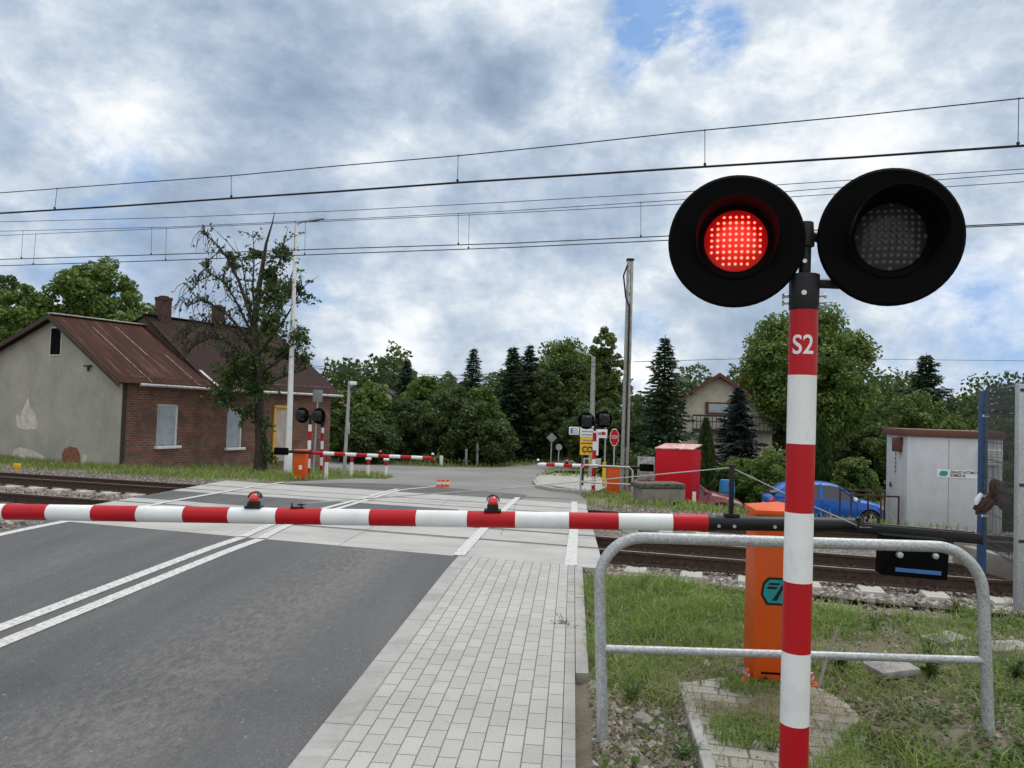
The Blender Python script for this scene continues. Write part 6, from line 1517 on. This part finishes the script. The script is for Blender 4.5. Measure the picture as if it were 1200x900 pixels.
def weed(px, py, h, n, label, seed, mat='weed', wide=.5, lw=.018, name='weed_plant'):
    g = gp(px, py, gz); rg = random.Random(seed); root = thing(name, label, 'weed', (g.x, g.y, g.z), 0, 'weeds by the railing'); st = MB(); V = []; Fv = []
    for i in range(n):
        a = rg.uniform(0, 6.283); ln = h*rg.uniform(.6, 1.1); d = Vector((math.cos(a), math.sin(a), 0)); k = rg.uniform(.15, wide)
        pts = [Vector((0, 0, 0)), d*ln*k*.3+Vector((0, 0, ln*.5)), d*ln*k+Vector((0, 0, ln))]; st.tube(pts, [.004, .003, .001], 5, caps=False)
        for j in range(9):
            t = .2+.8*j/9; p = pts[0].lerp(pts[1], t*2) if t < .5 else pts[1].lerp(pts[2], t*2-1)
            b = a+rg.uniform(-2.2, 2.2); e = Vector((math.cos(b), math.sin(b), rg.uniform(.0, .7))).normalized(); L = lw*rg.uniform(2.2, 4.2)*(1.15-t*.6); sd = e.cross(Vector((0, 0, 1))).normalized()*lw*.5
            q = len(V); V += [p, p+e*L*.5+sd, p+e*L-Vector((0, 0, L*.2)), p+e*L*.5-sd]; Fv.append((q, q+1, q+2, q+3))
    st.build('stem', mat, root); np_mesh('foliage', np.array([tuple(v) for v in V]), np.array(Fv), mat, root)
def build_small():
    weed(1088, 800, .30, 12, 'broad leafy weed left of the right railing leg', 1, lw=.026); weed(985, 785, .16, 10, 'low leafy weed under the crossbar right of the striped post', 2, lw=.02)
    weed(757, 690, .15, 9, 'thin weed in the grass just right of the left railing leg', 3, lw=.014); weed(664, 742, .14, 8, 'small weed spreading from the pavement edge', 4, wide=1.6, lw=.012)
    weed(740, 826, .16, 12, 'grassy weed at the foot of the left railing leg', 5, wide=1., lw=.014); weed(1185, 720, .22, 9, 'weed at the right edge in front of the plinth', 6, lw=.016)
    weed(1120, 720, .2, 9, 'weed in the grass below the counterweight', 7, lw=.014); weed(870, 880, .13, 9, 'weed growing on the pavers left of the striped post', 8, wide=1., lw=.012); weed(905, 893, .14, 8, 'weed at the foot of the striped post', 9, lw=.01)
    weed(1025, 745, .22, 8, 'tall thin weed behind the crossbar, middle right', 10, lw=.012); weed(1190, 800, .2, 10, 'leafy weed right of the right railing leg', 11, lw=.022)
    weed(680, 660, .12, 8, 'small weed where pavement and ballast meet', 12, wide=1.2, lw=.012); weed(800, 893, .12, 10, 'low weed left of the paver edging', 13, wide=1.2, lw=.012)
    for x, y, a, b, rz_, lb in ((1108, 752, .34, .2, .4, 'worn paving slab half sunk in the grass left of the right railing leg'), (1072, 712, .3, .16, -.2, 'small worn slab in the grass below the counterweight'), (1180, 762, .36, .22, .1, 'worn paving slab in the grass at the right edge')):
        g = gp(x, y, gz); o = MB().box((0, 0, 0), (a, b, .06)).build('paving_slab', 'stone', None, bevel=.012, loc=(g.x, g.y, g.z+.012)); o.rotation_euler = (.03, -.04, rz_); tag(o, lb, 'slab', 'worn slabs in the grass')
    g = gp(1044, 792); o = MB().box((0, 0, .03), (.30, .20, .05)).build('stone_slab', 'stone', None, bevel=.012, loc=(g.x, g.y, g.z+.02)); o.rotation_euler = (.06, -.05, .25); tag(o, 'flat pale concrete slab lying in the grass under the crossbar', 'slab')
    a = gp(958, 812); b = at(982, 735, a.y+.25); o = MB().tube([a, a.lerp(b, .4)+Vector((-.01, 0, 0)), b], [.012, .011, .009], 8).build('stick', 'stick'); tag(o, 'thin grey stick leaning in the grass right of the striped post', 'stick')
    for i, (x, y, s, lb) in enumerate(((752, 845, .05, 'largest grey stone in the gravel near the left railing leg'), (735, 858, .035, 'small grey stone by the left railing leg'), (770, 838, .03, 'small pale stone in the dirt right of the left railing leg'))):
        g = gp(x, y, gz); bm = bmesh.new(); bmesh.ops.create_icosphere(bm, subdivisions=2, radius=s)
        for v in bm.verts: v.co *= 1+random.uniform(-.14, .14); v.co.z *= .65
        me = bpy.data.meshes.new('stone'); bm.to_mesh(me); bm.free(); me.materials.append(MATS['stone']); tag(link('stone', me, None, (g.x, g.y, g.z+s*.3)), lb, 'stone', 'stones by the left railing leg')

# ------------------------------------------------------------------ light, sky, camera
SUN_EL, SUN_AZ = 58, 40        # azimuth clockwise from +Y (ahead, to the right)
def build_world():
    w = bpy.data.worlds.new('World'); SC.world = w; w.use_nodes = True; nt = NT(w); n = nt.n
    bg = n['Background']
    sky = nt.add('ShaderNodeTexSky', sky_type='NISHITA'); sky.sun_disc = False; sky.sun_elevation = R(SUN_EL); sky.sun_rotation = R(SUN_AZ); sky.air_density = 1.; sky.dust_density = .6; sky.ozone_density = 1.5
    d = nt.add('ShaderNodeTexCoord').outputs['Generated']
    sx = nt.add('ShaderNodeSeparateXYZ'); nt.link(d, sx.inputs[0])
    den = nt.math('ADD', nt.math('MAXIMUM', sx.outputs[2], .0), .17)
    cv = nt.add('ShaderNodeCombineXYZ'); nt.link(nt.math('DIVIDE', sx.outputs[0], den), cv.inputs[0]); nt.link(nt.math('DIVIDE', sx.outputs[1], den), cv.inputs[1])
    P = cv.outputs[0]
    def blob(px, py, r):
        q = ray(px, py).normalized(); dt = nt.add('ShaderNodeVectorMath', operation='DOT_PRODUCT'); nt.link(d, dt.inputs[0]); dt.inputs[1].default_value = q
        mr = nt.add('ShaderNodeMapRange', interpolation_type='SMOOTHSTEP'); mr.inputs[1].default_value = math.cos(r); mr.inputs[2].default_value = 1.; nt.link(dt.outputs['Value'], mr.inputs[0]); return mr.outputs[0]
    mp = nt.add('ShaderNodeMapping'); mp.inputs['Scale'].default_value = (1., 1., 1.55); mp.inputs['Location'].default_value = (.35, .1, .2); nt.link(d, mp.inputs[0]); D = mp.outputs[0]
    n1 = nt.noise(D, 2.5, 10, .56, .15); n2 = nt.noise(D, 6.2, 10, .60, .15); n3 = nt.noise(D, 17., 8, .66, .15)
    br = nt.math('ADD', nt.math('MULTIPLY', n1, .74), nt.math('ADD', nt.math('MULTIPLY', n2, .48), nt.math('MULTIPLY', n3, .20)))      # mean about .67
    for px, py, r, a in ((860, 110, .30, .06), (620, 60, .25, .01), (90, 150, .18, .07), (110, 165, .09, .06), (1010, 60, .3, .0), (430, 390, .11, .09), (1150, 400, .13, .09), (700, 400, .13, .06), (540, 290, .2, .03), (250, 60, .3, -.07), (60, 20, .3, -.04), (400, 130, .13, -.04), (600, 105, .06, -.09), (820, 300, .2, -.02), (1100, 330, .15, -.04), (300, 250, .18, -.05), (60, 280, .25, -.03)):
        br = nt.math('ADD', br, nt.math('MULTIPLY', blob(px, py, r), a))
    br = nt.math('ADD', nt.math('MULTIPLY', nt.math('SUBTRACT', br, .705), 1.28), .672)
    # unseen cloud brightness added overhead and behind the camera to light facing surfaces
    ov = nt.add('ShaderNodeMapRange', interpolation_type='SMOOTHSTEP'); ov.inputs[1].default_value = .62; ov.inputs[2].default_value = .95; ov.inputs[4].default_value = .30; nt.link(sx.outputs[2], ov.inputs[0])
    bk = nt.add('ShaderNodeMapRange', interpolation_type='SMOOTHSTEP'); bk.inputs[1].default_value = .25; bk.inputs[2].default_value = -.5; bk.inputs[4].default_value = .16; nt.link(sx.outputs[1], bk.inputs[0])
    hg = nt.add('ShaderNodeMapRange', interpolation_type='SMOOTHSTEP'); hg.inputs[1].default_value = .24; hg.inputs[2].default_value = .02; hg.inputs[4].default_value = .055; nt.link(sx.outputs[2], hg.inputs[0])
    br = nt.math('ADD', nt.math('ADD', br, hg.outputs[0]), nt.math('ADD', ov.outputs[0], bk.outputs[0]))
    br2 = nt.math('MULTIPLY', br, .7)
    cloud = nt.ramp(br2, [(p_*.7, c_) for p_, c_ in ((.44, (.22, .295, .405)), (.56, (.31, .395, .515)), (.66, (.42, .505, .62)), (.74, (.555, .63, .715)), (.82, (.76, .80, .84)), (.92, (.93, .935, .93)), (1.15, (1.9, 1.9, 1.86)))])
    # clear gaps: high up near the frame top and low left towards the horizon
    gn = nt.noise(D, 5., 9, .64, .3)
    gap = None
    for px, py, r, a in ((770, 22, .075, .8), (832, 45, .06, .55), (745, 78, .05, .5), (90, 310, .2, .40), (385, 335, .07, .45), (720, 410, .12, .42), (1100, 400, .16, .40)):
        q_ = nt.math('MULTIPLY', blob(px, py, r), a); gap = q_ if gap is None else nt.math('MAXIMUM', gap, q_)
    gap = nt.math('MULTIPLY', gap, nt.math('ADD', nt.math('MULTIPLY', nt.math('SUBTRACT', gn, .5), 4.5), .5))
    gm = nt.ramp(gap, [(.10, (0, 0, 0)), (.40, (.85, .85, .85))])
    skc = nt.mix(1., sky.outputs[0], (.085, .085, .085), 'MULTIPLY')
    out = nt.mix(gm, cloud, nt.mix(.7, skc, (.15, .35, .74)))
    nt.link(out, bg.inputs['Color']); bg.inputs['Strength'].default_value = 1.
def build_light_camera():
    s = bpy.data.lights.new('sun', 'SUN'); s.energy = 1.5; s.angle = R(26); s.color = (1., .96, .90); o = bpy.data.objects.new('sun', s); COL.objects.link(o)
    el, az = R(SUN_EL), R(SUN_AZ); d = Vector((math.sin(az)*math.cos(el), math.cos(az)*math.cos(el), math.sin(el))); o.rotation_euler = d.to_track_quat('Z', 'Y').to_euler(); o.location = (0, 0, 30)
    cam = bpy.data.cameras.new('camera'); cam.sensor_width = 36; cam.lens = 36*F/1200; cam.clip_end = 3000; cam.clip_start = .05
    c = bpy.data.objects.new('camera', cam); COL.objects.link(c); SC.camera = c
    cp, sp = math.cos(PITCH), math.sin(PITCH); f = Vector((0, cp, sp)); up = Vector((0, -sp, cp)); rt = Vector((1, 0, 0)); cr, sr = math.cos(ROLL), math.sin(ROLL)
    X = rt*cr+up*sr; Yv = up*cr-rt*sr; Zv = -f
    c.matrix_world = Matrix(((X.x, Yv.x, Zv.x, 0), (X.y, Yv.y, Zv.y, 0), (X.z, Yv.z, Zv.z, EYE), (0, 0, 0, 1)))
    vs = SC.view_settings; vs.view_transform = 'Standard'; vs.look = 'None'; vs.exposure = .2; vs.gamma = 1.; vs.use_curve_mapping = False
    SC.render.film_transparent = False
    SC.cycles.use_denoising = True; SC.cycles.max_bounces = 6; SC.cycles.transparent_max_bounces = 6

make_materials()
build_ground(); build_rails(); build_wires(); build_signal(); build_barrier(); build_railing()
build_far_left(); build_far_right(); build_fence(); build_cars(); build_house(); build_trees(); build_grass(); build_small()
build_world(); build_light_camera()
